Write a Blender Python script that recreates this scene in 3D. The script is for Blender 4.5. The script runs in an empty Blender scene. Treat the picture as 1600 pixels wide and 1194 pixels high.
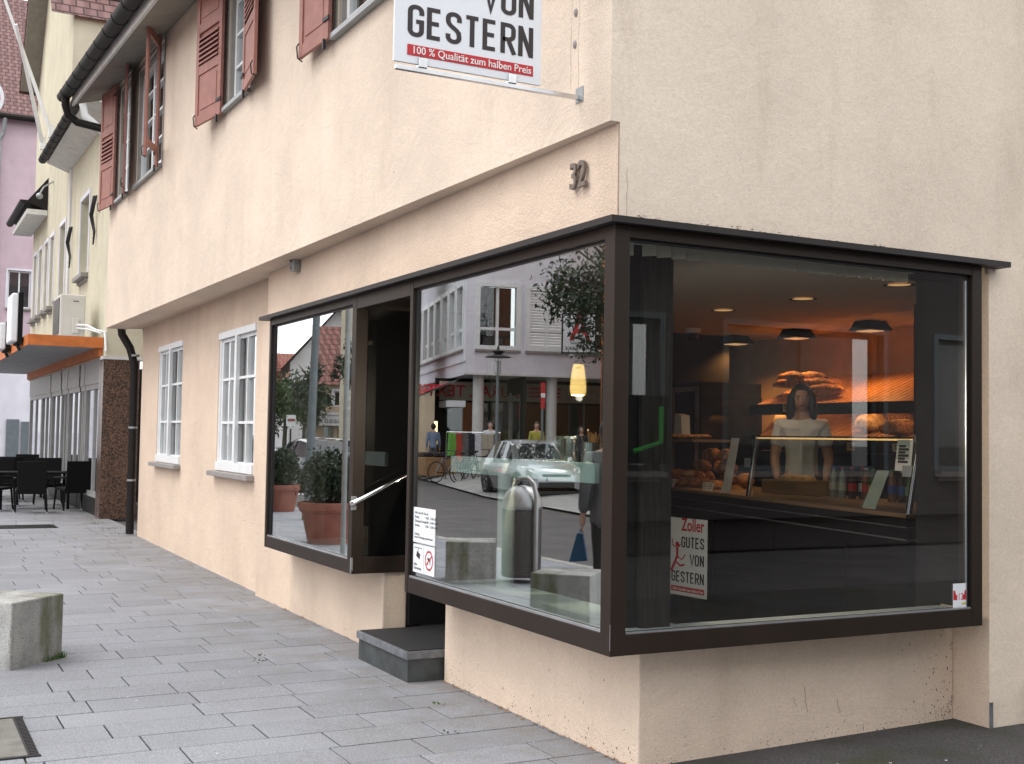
import bpy, bmesh, math, random
from mathutils import Vector, Matrix, noise
R = math.radians
S = bpy.context.scene
# ------------------------------------------------------------------ camera, sky, sun, exposure
cd = bpy.data.cameras.new('camera'); cam = bpy.data.objects.new('camera', cd); S.collection.objects.link(cam); S.camera = cam
cam.location = (-2.9761, -4.6537, 1.6)
def _camrot(yaw, pitch, roll):
    cy, sy, cp, sp = math.cos(yaw), math.sin(yaw), math.cos(pitch), math.sin(pitch)
    f = Vector((sy*cp, cy*cp, sp)); r0 = Vector((cy, -sy, 0)); u0 = r0.cross(f)
    r = math.cos(roll)*r0 + math.sin(roll)*u0; u = -math.sin(roll)*r0 + math.cos(roll)*u0
    return Matrix((r, u, -f)).transposed().to_euler()
cam.rotation_euler = _camrot(0.48377, 0.04561, 0.016575)
cd.sensor_width = 36.0; cd.sensor_fit = 'HORIZONTAL'; cd.lens = 1853.23/1600*36.0
cd.clip_start = 0.05; cd.clip_end = 2000
SUN_EL, SUN_AZ = R(60), R(-72)          # azimuth from +Y towards +X
W = bpy.data.worlds.new('World'); S.world = W; W.use_nodes = True
wn = W.node_tree.nodes; wl = W.node_tree.links; wn.clear()
sky = wn.new('ShaderNodeTexSky'); sky.sky_type = 'NISHITA'; sky.sun_disc = False
sky.sun_elevation = SUN_EL; sky.sun_rotation = SUN_AZ; sky.dust_density = 4; sky.air_density = 1.2; sky.ozone_density = 1
bw = wn.new('ShaderNodeRGBToBW'); mxs = wn.new('ShaderNodeMix'); mxs.data_type = 'RGBA'; mxs.inputs['Factor'].default_value = 0.06
tint = wn.new('ShaderNodeMix'); tint.data_type = 'RGBA'; tint.blend_type = 'MULTIPLY'; tint.inputs['Factor'].default_value = 1.0
tint.inputs[7].default_value = (1.0, .995, .985, 1)
bg = wn.new('ShaderNodeBackground'); bg.inputs['Strength'].default_value = 0.15; ow = wn.new('ShaderNodeOutputWorld')
wl.new(sky.outputs[0], bw.inputs[0]); pw_ = wn.new('ShaderNodeMath'); pw_.operation = 'POWER'; pw_.inputs[1].default_value = .2; mk_ = wn.new('ShaderNodeMath'); mk_.operation = 'MULTIPLY'; mk_.inputs[1].default_value = 4.3; wl.new(bw.outputs[0], pw_.inputs[0]); wl.new(pw_.outputs[0], mk_.inputs[0]); wl.new(mk_.outputs[0], tint.inputs[6]); wl.new(tint.outputs[2], mxs.inputs[6]); wl.new(sky.outputs[0], mxs.inputs[7])
wl.new(mxs.outputs[2], bg.inputs[0]); wl.new(bg.outputs[0], ow.inputs[0])
sl = bpy.data.lights.new('sun', 'SUN'); sl.energy = 0.5; sl.angle = R(26); sl.color = (1, .97, .92)
sun = bpy.data.objects.new('sun', sl); S.collection.objects.link(sun)
sd = Vector((math.sin(SUN_AZ)*math.cos(SUN_EL), math.cos(SUN_AZ)*math.cos(SUN_EL), math.sin(SUN_EL)))
sun.rotation_euler = sd.to_track_quat('Z', 'Y').to_euler(); sun.location = (-20, 20, 40)
S.view_settings.view_transform = 'Standard'; S.view_settings.look = 'None'; S.view_settings.gamma = 1; S.view_settings.exposure = 1.42
S.cycles.max_bounces = 7; S.cycles.transparent_max_bounces = 16; S.cycles.glossy_bounces = 4; S.cycles.sample_clamp_indirect = 4
S.cycles.use_denoising = True; S.cycles.caustics_reflective = False; S.cycles.caustics_refractive = False
RND = random.Random(7)
# ------------------------------------------------------------------ materials
MATS = {}
def nmat(name):
    m = bpy.data.materials.new(name); m.use_nodes = True; nt = m.node_tree
    return m, nt.nodes, nt.links, nt.nodes['Principled BSDF']
def mat(name, col, rough=.6, metal=0., var=.12, vs=6., bump=0., bs=60., spec=.5, stretch=None, emit=None, estr=0, trans=0, coat=0):
    """Principled surface whose colour drifts with noise; optional fine bump."""
    if name in MATS: return MATS[name]
    m, n, l, p = nmat(name)
    p.inputs['Roughness'].default_value = rough; p.inputs['Metallic'].default_value = metal
    p.inputs['Specular IOR Level'].default_value = spec
    if coat: p.inputs['Coat Weight'].default_value = coat; p.inputs['Coat Roughness'].default_value = .06
    if trans: p.inputs['Transmission Weight'].default_value = trans
    tc = n.new('ShaderNodeTexCoord'); mp = n.new('ShaderNodeMapping'); l.new(tc.outputs['Object'], mp.inputs[0])
    if stretch: mp.inputs['Scale'].default_value = stretch
    t = n.new('ShaderNodeTexNoise'); t.inputs['Scale'].default_value = vs; t.inputs['Detail'].default_value = 6; l.new(mp.outputs[0], t.inputs['Vector'])
    rp = n.new('ShaderNodeValToRGB'); l.new(t.outputs[0], rp.inputs[0])
    rp.color_ramp.elements[0].position = .3; rp.color_ramp.elements[1].position = .7
    rp.color_ramp.elements[0].color = [c*(1-var) for c in col]+[1]; rp.color_ramp.elements[1].color = [min(1, c*(1+var)) for c in col]+[1]
    l.new(rp.outputs[0], p.inputs['Base Color'])
    if bump:
        b = n.new('ShaderNodeTexNoise'); b.inputs['Scale'].default_value = bs; b.inputs['Detail'].default_value = 5; l.new(mp.outputs[0], b.inputs['Vector'])
        bn = n.new('ShaderNodeBump'); bn.inputs['Strength'].default_value = bump; bn.inputs['Distance'].default_value = .01; l.new(b.outputs[0], bn.inputs['Height']); l.new(bn.outputs[0], p.inputs['Normal'])
    if emit:
        p.inputs['Emission Color'].default_value = list(emit)+[1]; p.inputs['Emission Strength'].default_value = estr
    MATS[name] = m; return m
def plaster(name, col, bump=.5, bs=55, stain=.35, streak=.5, wave=.16):
    m, n, l, p = nmat(name); p.inputs['Roughness'].default_value = .92; p.inputs['Specular IOR Level'].default_value = .15
    tc = n.new('ShaderNodeTexCoord')
    def nz(scale, detail=6, rough=.6, st=None, dist=0):
        mp = n.new('ShaderNodeMapping'); l.new(tc.outputs['Object'], mp.inputs[0])
        if st: mp.inputs['Scale'].default_value = st
        t = n.new('ShaderNodeTexNoise'); t.inputs['Scale'].default_value = scale; t.inputs['Detail'].default_value = detail; t.inputs['Roughness'].default_value = rough
        t.inputs['Distortion'].default_value = dist; l.new(mp.outputs[0], t.inputs['Vector']); return t.outputs[0]
    def ramp(v, a, b, ca, cb):
        r = n.new('ShaderNodeValToRGB'); l.new(v, r.inputs[0]); r.color_ramp.elements[0].position = a; r.color_ramp.elements[1].position = b
        r.color_ramp.elements[0].color = list(ca)+[1]; r.color_ramp.elements[1].color = list(cb)+[1]; return r.outputs[0]
    def mul(a, b, f=1):
        x = n.new('ShaderNodeMix'); x.data_type = 'RGBA'; x.blend_type = 'MULTIPLY'; x.inputs['Factor'].default_value = f; l.new(a, x.inputs[6]); l.new(b, x.inputs[7]); return x.outputs[2]
    base = ramp(nz(1.1, 5), .3, .7, [c*.89 for c in col], [min(1, c*1.07) for c in col])
    st = ramp(nz(3.2, 6, .65, (1, 1, .16), .4), .52, .78, (1, 1, 1), (1-streak*.22, 1-streak*.25, 1-streak*.28))
    g = ramp(nz(70, 3), .35, .65, (.93, .925, .92), (1.04, 1.04, 1.04))
    sp = ramp(nz(24, 4, .7), .68, .76, (1, 1, 1), (1-stain, 1-stain, 1-stain))
    sp2 = ramp(nz(1.7, 3), .5, .62, (0, 0, 0), (1, 1, 1))
    c = mul(mul(base, st), g)
    x = n.new('ShaderNodeMix'); x.data_type = 'RGBA'; x.blend_type = 'MULTIPLY'; l.new(sp2, x.inputs['Factor']); l.new(c, x.inputs[6]); l.new(sp, x.inputs[7])
    l.new(x.outputs[2], p.inputs['Base Color'])
    b1 = n.new('ShaderNodeBump'); b1.inputs['Strength'].default_value = bump*1.3; b1.inputs['Distance'].default_value = .012; l.new(nz(bs*1.7, 3, .6), b1.inputs['Height'])
    b2 = n.new('ShaderNodeBump'); b2.inputs['Strength'].default_value = wave; b2.inputs['Distance'].default_value = .05; l.new(nz(3.2, 5, .55, (1, 1, 1.3), 1.6), b2.inputs['Height']); l.new(b1.outputs[0], b2.inputs['Normal'])
    l.new(b2.outputs[0], p.inputs['Normal']); MATS[name] = m; return m
def glass(name, f0, power=2., tint=(.93, .97, .96), rough=0.0):
    """Window pane: clear sheet whose mirror share grows towards grazing angles."""
    m, n, l, p = nmat(name); n.remove(p); out = n['Material Output']
    lw = n.new('ShaderNodeLayerWeight'); lw.inputs['Blend'].default_value = .5
    pw = n.new('ShaderNodeMath'); pw.operation = 'POWER'; l.new(lw.outputs['Facing'], pw.inputs[0]); pw.inputs[1].default_value = power
    mr = n.new('ShaderNodeMapRange'); l.new(pw.outputs[0], mr.inputs[0]); mr.inputs[3].default_value = f0; mr.inputs[4].default_value = 1
    tr = n.new('ShaderNodeBsdfTransparent'); tr.inputs[0].default_value = list(tint)+[1]
    gl = n.new('ShaderNodeBsdfGlossy'); gl.inputs['Roughness'].default_value = rough; gl.inputs[0].default_value = (.97, .98, 1, 1)
    mx = n.new('ShaderNodeMixShader'); l.new(mr.outputs[0], mx.inputs[0]); l.new(tr.outputs[0], mx.inputs[1]); l.new(gl.outputs[0], mx.inputs[2]); l.new(mx.outputs[0], out.inputs[0])
    MATS[name] = m; return m
def emis(name, col, s):
    m, n, l, p = nmat(name); p.inputs['Base Color'].default_value = list(col)+[1]; p.inputs['Emission Color'].default_value = list(col)+[1]; p.inputs['Emission Strength'].default_value = s
    MATS[name] = m; return m
WALL = (.60, .485, .385)
plaster('plaster_upper', (.72, .61, .51), bump=.25, streak=.35); plaster('plaster_lower', (.70, .565, .457), bump=.38, bs=45, streak=.35); plaster('plaster_side_lightened', (.77, .665, .558), bump=.17, bs=60, streak=.7, wave=.10)  # side wall gets the house render lightened, standing in for light it lacks
plaster('plaster_base', (.69, .565, .462), stain=.6, bump=.35); plaster('plaster_yellow', (.62, .585, .46), streak=1); plaster('plaster_pink', (.58, .45, .51), streak=.5); plaster('plaster_grey', (.74, .74, .82), streak=.3)
plaster('plaster_white', (.66, .66, .66), streak=.5); plaster('plaster_tan', (.48, .38, .28)); plaster('plaster_orange', (.52, .17, .06)); plaster('plaster_mauve', (.105, .095, .10), streak=.6)
mat('number_metal', (.17, .14, .12), .45, .4); mat('dirt_speck', (.06, .045, .032), .95); mat('crack', (.33, .28, .22), .95); mat('frame_brown', (.021, .0135, .010), .45, spec=.3, var=.18, vs=3, bump=.03, bs=200)
mat('canopy_brown', (.022, .018, .018), .5, var=.15, spec=.35)
mat('gasket', (.006, .006, .007), .5); mat('bead', (.55, .57, .6), .3, .8)
mat('leg_white', (.86, .88, .87), .35, var=.02); mat('white_paint', (.74, .76, .78), .4, var=.05); mat('grey_paint', (.26, .24, .22), .55); mat('shutter_red', (.31, .135, .11), .6, var=.14, vs=9, bump=.15, bs=70)
mat('iron', (.03, .03, .032), .5, .6); mat('zinc', (.30, .32, .33), .45, .5); mat('steel', (.62, .63, .65), .22, 1); mat('chrome', (.8, .81, .83), .08, 1); mat('bin_steel', (.38, .38, .39), .42, .9)
mat('gutter_brown', (.014, .011, .011), .6, 0, spec=.22); mat('soffit', (.23, .21, .18), .8); mat('soffit_light', (.62, .62, .60), .7)
mat('sill_stone', (.27, .25, .245), .8, bump=.3, bs=80); mat('cover_stone', (.15, .145, .135), .9, var=.25, vs=9, bump=.4); mat('concrete', (.30, .29, .265), .9, var=.3, vs=7, bump=.5, bs=60); mat('step_stone', (.045, .052, .055), .55, var=.4, vs=8, bump=.1); mat('step_edge', (.17, .18, .20), .35, .3, var=.3, vs=14); mat('mat_black', (.012, .012, .014), .7, bump=.3, bs=300)
mat('orange', (.56, .16, .035), .6, var=.2); mat('red_print', (.50, .02, .03), .5, var=.02); mat('sign_white', (.76, .79, .84), .35, var=.02); mat('black_print', (.025, .016, .018), .5, var=.02); mat('white_print', (.8, .8, .8), .5, var=.02)
mat('rattan', (.006, .006, .007), .7, spec=.2, bump=.8, bs=140); mat('foil', (.6, .6, .6), .4, .6)
mat('terracotta', (.27, .10, .075), .8, var=.15); mat('soil', (.04, .03, .02), .95); mat('leaf_dark', (.018, .034, .014), .55, var=.5, vs=3); mat('leaf_mid', (.05, .085, .025), .55, var=.45, vs=2); mat('bark', (.06, .05, .04), .9, bump=.6, bs=20); mat('moss', (.045, .10, .015), .95, var=.4, vs=30)
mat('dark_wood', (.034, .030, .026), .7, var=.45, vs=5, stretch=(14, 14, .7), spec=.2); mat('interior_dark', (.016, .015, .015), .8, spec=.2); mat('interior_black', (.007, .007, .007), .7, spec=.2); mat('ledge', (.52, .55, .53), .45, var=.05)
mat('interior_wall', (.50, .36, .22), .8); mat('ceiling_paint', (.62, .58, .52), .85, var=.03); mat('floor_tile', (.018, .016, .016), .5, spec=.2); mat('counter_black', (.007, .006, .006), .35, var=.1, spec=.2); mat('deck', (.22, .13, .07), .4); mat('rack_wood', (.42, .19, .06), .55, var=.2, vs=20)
mat('bread', (.38, .16, .045), .75, var=.65, vs=32, bump=.8, bs=90); mat('bread_dark', (.20, .085, .03), .8, var=.7, vs=40, bump=.8, bs=90); mat('bread_pale', (.50, .29, .12), .8, var=.4, vs=40, bump=.6, bs=90); mat('basket', (.30, .19, .10), .8, bump=.6, bs=90); mat('paper', (.72, .70, .66), .7, var=.03); mat('paper_cream', (.68, .58, .40), .7, var=.03)
mat('skin', (.55, .32, .24), .55, var=.06); mat('hair', (.012, .009, .009), .5, var=.3, vs=40, stretch=(1, 1, .2)); mat('shirt', (.66, .68, .70), .85, bump=.3, bs=25); mat('lips', (.32, .09, .08), .5); mat('eye_white', (.6, .6, .6), .3); mat('jacket_grey', (.10, .10, .11), .85); mat('trousers_black', (.010, .010, .012), .8); mat('cloth_blue', (.20, .25, .38), .85); mat('cloth_dark', (.02, .02, .03), .85); mat('cloth_yellow', (.40, .37, .05), .8); mat('plastic_blue', (.012, .08, .19), .4); mat('cloth_white', (.6, .62, .68), .85)
mat('car_silver', (.40, .42, .45), .22, .7, var=.03, coat=.8); mat('car_dark', (.03, .035, .05), .2, .4, coat=.8); mat('car_white', (.68, .69, .7), .25, .0, coat=.8); mat('tyre', (.012, .012, .012), .85); mat('car_glass', (.012, .015, .018), .05, 0, spec=.4); mat('headlamp', (.75, .78, .8), .08, .6); mat('black_plastic', (.015, .015, .016), .5); mat('tail_red', (.6, .01, .01), .25, emit=(1, .03, .02), estr=1.5)
mat('post_paint', (.13, .16, .18), .5); mat('awning_red', (.48, .02, .04), .7); mat('awning_blue', (.12, .26, .55), .7); mat('awning_dark', (.02, .02, .025), .7); mat('crate_wood', (.30, .17, .08), .8); mat('fruit', (.35, .25, .05), .6, var=.8, vs=12); mat('cloth_green', (.12, .32, .05), .8); mat('cloth_red', (.36, .05, .03), .8); mat('cloth_grey', (.12, .115, .12), .85); mat('cloth_beige', (.42, .38, .32), .85)
mat('ac_casing', (.60, .58, .54), .5, var=.04); mat('ac_grille', (.10, .09, .085), .6)
mat('blind', (.80, .76, .62), .8, var=.04); mat('cup_steel', (.55, .55, .54), .22, .9); mat('straw', (.42, .25, .11), .7)
mat('bottle_clear', (.30, .36, .40), .08, 0, spec=.9); mat('bottle_cola', (.02, .008, .006), .06, spec=.9); mat('bottle_amber', (.20, .09, .03), .08, spec=.9); mat('bottle_green', (.03, .10, .03), .08, spec=.9); mat('cap_red', (.5, .02, .02), .4); mat('cap_blue', (.04, .12, .5), .4); mat('cap_green', (.02, .25, .06), .4); mat('cap_white', (.6, .6, .6), .4); mat('label_white', (.55, .58, .6), .5); mat('label_red', (.5, .03, .03), .5); mat('label_blue', (.04, .10, .45), .5); mat('label_yellow', (.6, .5, .08), .5); mat('label_green', (.15, .35, .12), .5)
glass('display_glass', .09, 1.5, (.86, .92, .90)); glass('side_glass', .04, 2.4, (.84, .85, .845)); glass('house_glass', .10, 2.0, (.75, .8, .8)); glass('counter_glass', .05, 2.5, (.9, .94, .92)); glass('smoked_glass', .08, 2., (.3, .33, .33))
emis('lamp_glow', (1, .60, .20), .95); emis('tube_glow', (1, .9, .7), 3); emis('neon_green', (.03, .4, .06), .08); emis('display_strip', (1, .55, .2), .7); emis('spot_glow', (1, .6, .25), 6); emis('lamp_lens', (1, .6, .25), .25); emis('led_gold', (1, .8, .35), 1.6)
# paving slabs, asphalt, tiles, granite
def slab_mat(name, bwid, rh, c1, c2, mortar, loc, msize=.007, rough=.75, bump=.5, swap=False, moss=False):
    m, n, l, p = nmat(name); p.inputs['Roughness'].default_value = rough; p.inputs['Specular IOR Level'].default_value = .3
    tc = n.new('ShaderNodeTexCoord'); mp = n.new('ShaderNodeMapping'); mp.inputs['Location'].default_value = loc; l.new(tc.outputs['Object'], mp.inputs[0])
    wob = n.new('ShaderNodeTexNoise'); wob.inputs['Scale'].default_value = 5; wob.inputs['Detail'].default_value = 2; l.new(tc.outputs['Object'], wob.inputs['Vector'])
    va = n.new('ShaderNodeVectorMath'); va.operation = 'MULTIPLY_ADD'; l.new(wob.outputs['Color'], va.inputs[0]); va.inputs[1].default_value = (.006, .006, 0); l.new(mp.outputs[0], va.inputs[2])
    b = n.new('ShaderNodeTexBrick'); l.new(va.outputs[0], b.inputs['Vector']); b.offset = .5; b.inputs['Scale'].default_value = 1
    b.inputs['Brick Width'].default_value = bwid; b.inputs['Row Height'].default_value = rh; b.inputs['Mortar Size'].default_value = msize; b.inputs['Mortar Smooth'].default_value = .3; b.inputs['Bias'].default_value = 0
    b.inputs['Color1'].default_value = list(c1)+[1]; b.inputs['Color2'].default_value = list(c2)+[1]; b.inputs['Mortar'].default_value = list(mortar)+[1]
    def nz(s, d, lo, hi, ca, cb, rough_=.6):
        t = n.new('ShaderNodeTexNoise'); t.inputs['Scale'].default_value = s; t.inputs['Detail'].default_value = d; t.inputs['Roughness'].default_value = rough_; l.new(tc.outputs['Object'], t.inputs['Vector'])
        r = n.new('ShaderNodeValToRGB'); l.new(t.outputs[0], r.inputs[0]); r.color_ramp.elements[0].position = lo; r.color_ramp.elements[1].position = hi
        r.color_ramp.elements[0].color = list(ca)+[1]; r.color_ramp.elements[1].color = list(cb)+[1]; return t, r
    def mul(a, c):
        x = n.new('ShaderNodeMix'); x.data_type = 'RGBA'; x.blend_type = 'MULTIPLY'; x.inputs['Factor'].default_value = 1; l.new(a, x.inputs[6]); l.new(c, x.inputs[7]); return x.outputs[2]
    _, r1 = nz(.9, 6, .3, .72, (1.06, 1.06, 1.06), (.80, .79, .77)); t2, r2 = nz(160, 3, .35, .65, (.84, .84, .84), (1.12, 1.12, 1.12)); _, r3 = nz(13, 6, .70, .78, (1, 1, 1), (.70, .69, .68), .7)
    c = mul(mul(mul(b.outputs['Color'], r1.outputs[0]), r2.outputs[0]), r3.outputs[0])
    if moss:
        _, r4 = nz(2.3, 5, .52, .60, (0, 0, 0), (1, 1, 1)); mm = n.new('ShaderNodeMath'); mm.operation = 'MULTIPLY'; l.new(b.outputs['Fac'], mm.inputs[0]); l.new(r4.outputs[0], mm.inputs[1])
        x = n.new('ShaderNodeMix'); x.data_type = 'RGBA'; l.new(mm.outputs[0], x.inputs['Factor']); l.new(c, x.inputs[6]); x.inputs[7].default_value = (.055, .075, .02, 1); c = x.outputs[2]
    l.new(c, p.inputs['Base Color'])
    iv = n.new('ShaderNodeMath'); iv.operation = 'SUBTRACT'; iv.inputs[0].default_value = 1; l.new(b.outputs['Fac'], iv.inputs[1])
    b1 = n.new('ShaderNodeBump'); b1.inputs['Strength'].default_value = .25; b1.inputs['Distance'].default_value = .004; l.new(t2.outputs[0], b1.inputs['Height'])
    b2 = n.new('ShaderNodeBump'); b2.inputs['Strength'].default_value = bump; b2.inputs['Distance'].default_value = .02; l.new(iv.outputs[0], b2.inputs['Height']); l.new(b1.outputs[0], b2.inputs['Normal']); l.new(b2.outputs[0], p.inputs['Normal'])
    MATS[name] = m; return m
slab_mat('slab_joint', .6, .316, (.235, .242, .262), (.30, .307, .325), (.022, .021, .018), (-.02, -.276, 0), msize=.0085, bump=.8, moss=True)
def slab_stone(name):
    # granite slabs: every slab its own tone, fine grain, dirt drifting out from the house wall
    m, n, l, p = nmat(name); p.inputs['Roughness'].default_value = .78; p.inputs['Specular IOR Level'].default_value = .3
    tc = n.new('ShaderNodeTexCoord'); ge = n.new('ShaderNodeNewGeometry')
    def nz(s, d, lo, hi, ca, cb, rough_=.6):
        t = n.new('ShaderNodeTexNoise'); t.inputs['Scale'].default_value = s; t.inputs['Detail'].default_value = d; t.inputs['Roughness'].default_value = rough_; l.new(tc.outputs['Object'], t.inputs['Vector'])
        r = n.new('ShaderNodeValToRGB'); l.new(t.outputs[0], r.inputs[0]); r.color_ramp.elements[0].position = lo; r.color_ramp.elements[1].position = hi
        r.color_ramp.elements[0].color = list(ca)+[1]; r.color_ramp.elements[1].color = list(cb)+[1]; return t, r.outputs[0]
    def mul(a, c):
        x = n.new('ShaderNodeMix'); x.data_type = 'RGBA'; x.blend_type = 'MULTIPLY'; x.inputs['Factor'].default_value = 1; l.new(a, x.inputs[6]); l.new(c, x.inputs[7]); return x.outputs[2]
    r0 = n.new('ShaderNodeValToRGB'); l.new(ge.outputs['Random Per Island'], r0.inputs[0]); r0.color_ramp.elements[0].color = (.222, .232, .262, 1); r0.color_ramp.elements[1].color = (.262, .273, .306, 1)
    _, r1 = nz(.9, 6, .3, .72, (1.06, 1.06, 1.06), (.84, .83, .81)); t2, r2 = nz(105, 3, .35, .65, (.70, .70, .70), (1.25, 1.25, 1.25)); _, r3 = nz(11, 6, .70, .78, (1, 1, 1), (.74, .73, .71), .7)
    c = mul(mul(mul(r0.outputs[0], r1), r2), r3)
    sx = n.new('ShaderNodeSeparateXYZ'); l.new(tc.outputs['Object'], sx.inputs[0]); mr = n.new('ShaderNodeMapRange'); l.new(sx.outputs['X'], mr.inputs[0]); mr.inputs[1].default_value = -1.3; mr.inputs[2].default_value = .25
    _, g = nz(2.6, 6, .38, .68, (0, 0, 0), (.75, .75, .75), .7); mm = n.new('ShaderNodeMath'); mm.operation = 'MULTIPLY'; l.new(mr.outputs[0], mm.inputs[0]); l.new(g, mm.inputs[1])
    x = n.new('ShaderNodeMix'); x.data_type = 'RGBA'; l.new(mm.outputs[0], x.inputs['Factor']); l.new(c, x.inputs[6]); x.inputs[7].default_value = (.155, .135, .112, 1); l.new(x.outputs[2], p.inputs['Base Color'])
    b1 = n.new('ShaderNodeBump'); b1.inputs['Strength'].default_value = .3; b1.inputs['Distance'].default_value = .004; l.new(t2.outputs[0], b1.inputs['Height']); l.new(b1.outputs[0], p.inputs['Normal']); MATS[name] = m
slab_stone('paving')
mat('joint_dirt', (.010, .010, .007), .95, var=.5, vs=7)
slab_mat('far_paving', .4, .4, (.30, .30, .30), (.34, .34, .34), (.12, .12, .12), (0, 0, 0))
def asphalt(name, col, moss=0):
    m, n, l, p = nmat(name); p.inputs['Roughness'].default_value = .9; p.inputs['Specular IOR Level'].default_value = .25
    tc = n.new('ShaderNodeTexCoord')
    def nz(s, lo, hi, ca, cb, d=4):
        t = n.new('ShaderNodeTexNoise'); t.inputs['Scale'].default_value = s; t.inputs['Detail'].default_value = d; l.new(tc.outputs['Object'], t.inputs['Vector'])
        r = n.new('ShaderNodeValToRGB'); l.new(t.outputs[0], r.inputs[0]); r.color_ramp.elements[0].position = lo; r.color_ramp.elements[1].position = hi
        r.color_ramp.elements[0].color = list(ca)+[1]; r.color_ramp.elements[1].color = list(cb)+[1]; return t, r
    t, a = nz(110, .3, .7, [c*.55 for c in col], [c*1.6 for c in col]); _, b = nz(1.3, .3, .7, (.8, .8, .8), (1.15, 1.15, 1.15), 6)
    x = n.new('ShaderNodeMix'); x.data_type = 'RGBA'; x.blend_type = 'MULTIPLY'; x.inputs['Factor'].default_value = 1; l.new(a.outputs[0], x.inputs[6]); l.new(b.outputs[0], x.inputs[7]); c = x.outputs[2]
    if moss:
        _, g = nz(2.2, .50, .66, (0, 0, 0), (moss, moss, moss), 7); y = n.new('ShaderNodeMix'); y.data_type = 'RGBA'; l.new(g.outputs[0], y.inputs['Factor']); l.new(c, y.inputs[6]); y.inputs[7].default_value = (.035, .042, .014, 1); c = y.outputs[2]
    l.new(c, p.inputs['Base Color']); bn = n.new('ShaderNodeBump'); bn.inputs['Strength'].default_value = .6; bn.inputs['Distance'].default_value = .008; l.new(t.outputs[0], bn.inputs['Height']); l.new(bn.outputs[0], p.inputs['Normal'])
    MATS[name] = m
asphalt('asphalt', (.085, .080, .082)); asphalt('asphalt_side', (.060, .057, .058), .55); mat('shop_white_shaded', (.36, .36, .36), .45, var=.08); mat('canopy_grey', (.42, .42, .43), .8)  # shop frame white is darkened to carry the shade under the canopy
def tile_mat(name, c1, c2, w, h, loc=(0, 0, 0), axes='XZ'):
    m, n, l, p = nmat(name); p.inputs['Roughness'].default_value = .8
    tc = n.new('ShaderNodeTexCoord'); sp = n.new('ShaderNodeSeparateXYZ'); cb = n.new('ShaderNodeCombineXYZ'); l.new(tc.outputs['Object'], sp.inputs[0])
    l.new(sp.outputs[axes[0]], cb.inputs['X']); l.new(sp.outputs[axes[1]], cb.inputs['Y'])
    b = n.new('ShaderNodeTexBrick'); l.new(cb.outputs[0], b.inputs['Vector']); b.offset = .5; b.inputs['Scale'].default_value = 1; b.inputs['Brick Width'].default_value = w; b.inputs['Row Height'].default_value = h; b.inputs['Mortar Size'].default_value = h*.10; b.inputs['Mortar Smooth'].default_value = .6
    b.inputs['Color1'].default_value = list(c1)+[1]; b.inputs['Color2'].default_value = list(c2)+[1]; b.inputs['Mortar'].default_value = [c*.35 for c in c1]+[1]
    l.new(b.outputs['Color'], p.inputs['Base Color'])
    wv = n.new('ShaderNodeTexWave'); wv.wave_type = 'BANDS'; wv.bands_direction = 'X'; wv.inputs['Scale'].default_value = .314/w; l.new(cb.outputs[0], wv.inputs[0])
    iv = n.new('ShaderNodeMath'); iv.operation = 'SUBTRACT'; l.new(wv.outputs['Fac'], iv.inputs[0]); l.new(b.outputs['Fac'], iv.inputs[1])
    bn = n.new('ShaderNodeBump'); bn.inputs['Strength'].default_value = .9; bn.inputs['Distance'].default_value = .06; l.new(iv.outputs[0], bn.inputs['Height']); l.new(bn.outputs[0], p.inputs['Normal'])
    MATS[name] = m
tile_mat('tile_plum', (.16, .085, .085), (.21, .115, .11), .30, .22); tile_mat('tile_red', (.22, .065, .045), (.28, .09, .06), .35, .30); tile_mat('tile_rust', (.15, .05, .04), (.19, .065, .05), .35, .30); tile_mat('tile_house', (.17, .075, .06), (.22, .10, .08), .3, .25, axes='YX')
def granite(name):
    m, n, l, p = nmat(name); p.inputs['Roughness'].default_value = .3
    tc = n.new('ShaderNodeTexCoord'); v = n.new('ShaderNodeTexVoronoi'); v.inputs['Scale'].default_value = 42; l.new(tc.outputs['Object'], v.inputs['Vector'])
    r = n.new('ShaderNodeValToRGB'); l.new(v.outputs['Color'], r.inputs[0]); e = r.color_ramp.elements; e[0].position = .2; e[0].color = (.018, .014, .013, 1); e[1].position = .85; e[1].color = (.17, .095, .065, 1)
    l.new(r.outputs[0], p.inputs['Base Color']); MATS[name] = m
granite('granite')
def crackle(name):
    m, n, l, p = nmat(name); n.remove(p); out = n['Material Output']; tc = n.new('ShaderNodeTexCoord')
    v = n.new('ShaderNodeTexVoronoi'); v.feature = 'DISTANCE_TO_EDGE'; v.inputs['Scale'].default_value = 62; l.new(tc.outputs['Object'], v.inputs['Vector'])
    r = n.new('ShaderNodeValToRGB'); l.new(v.outputs['Distance'], r.inputs[0]); e = r.color_ramp.elements; e[0].position = .03; e[0].color = (.85, .85, .85, 1); e[1].position = .22; e[1].color = (.85, .85, .85, 1)
    df = n.new('ShaderNodeBsdfPrincipled'); df.inputs['Base Color'].default_value = (.74, .87, .83, 1); df.inputs['Roughness'].default_value = .25
    tr = n.new('ShaderNodeBsdfTransparent'); tr.inputs[0].default_value = (.7, .85, .8, 1); mx = n.new('ShaderNodeMixShader'); l.new(r.outputs[0], mx.inputs[0]); l.new(tr.outputs[0], mx.inputs[1]); l.new(df.outputs[0], mx.inputs[2]); l.new(mx.outputs[0], out.inputs[0])
    MATS[name] = m
crackle('crackle_glass')
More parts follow.
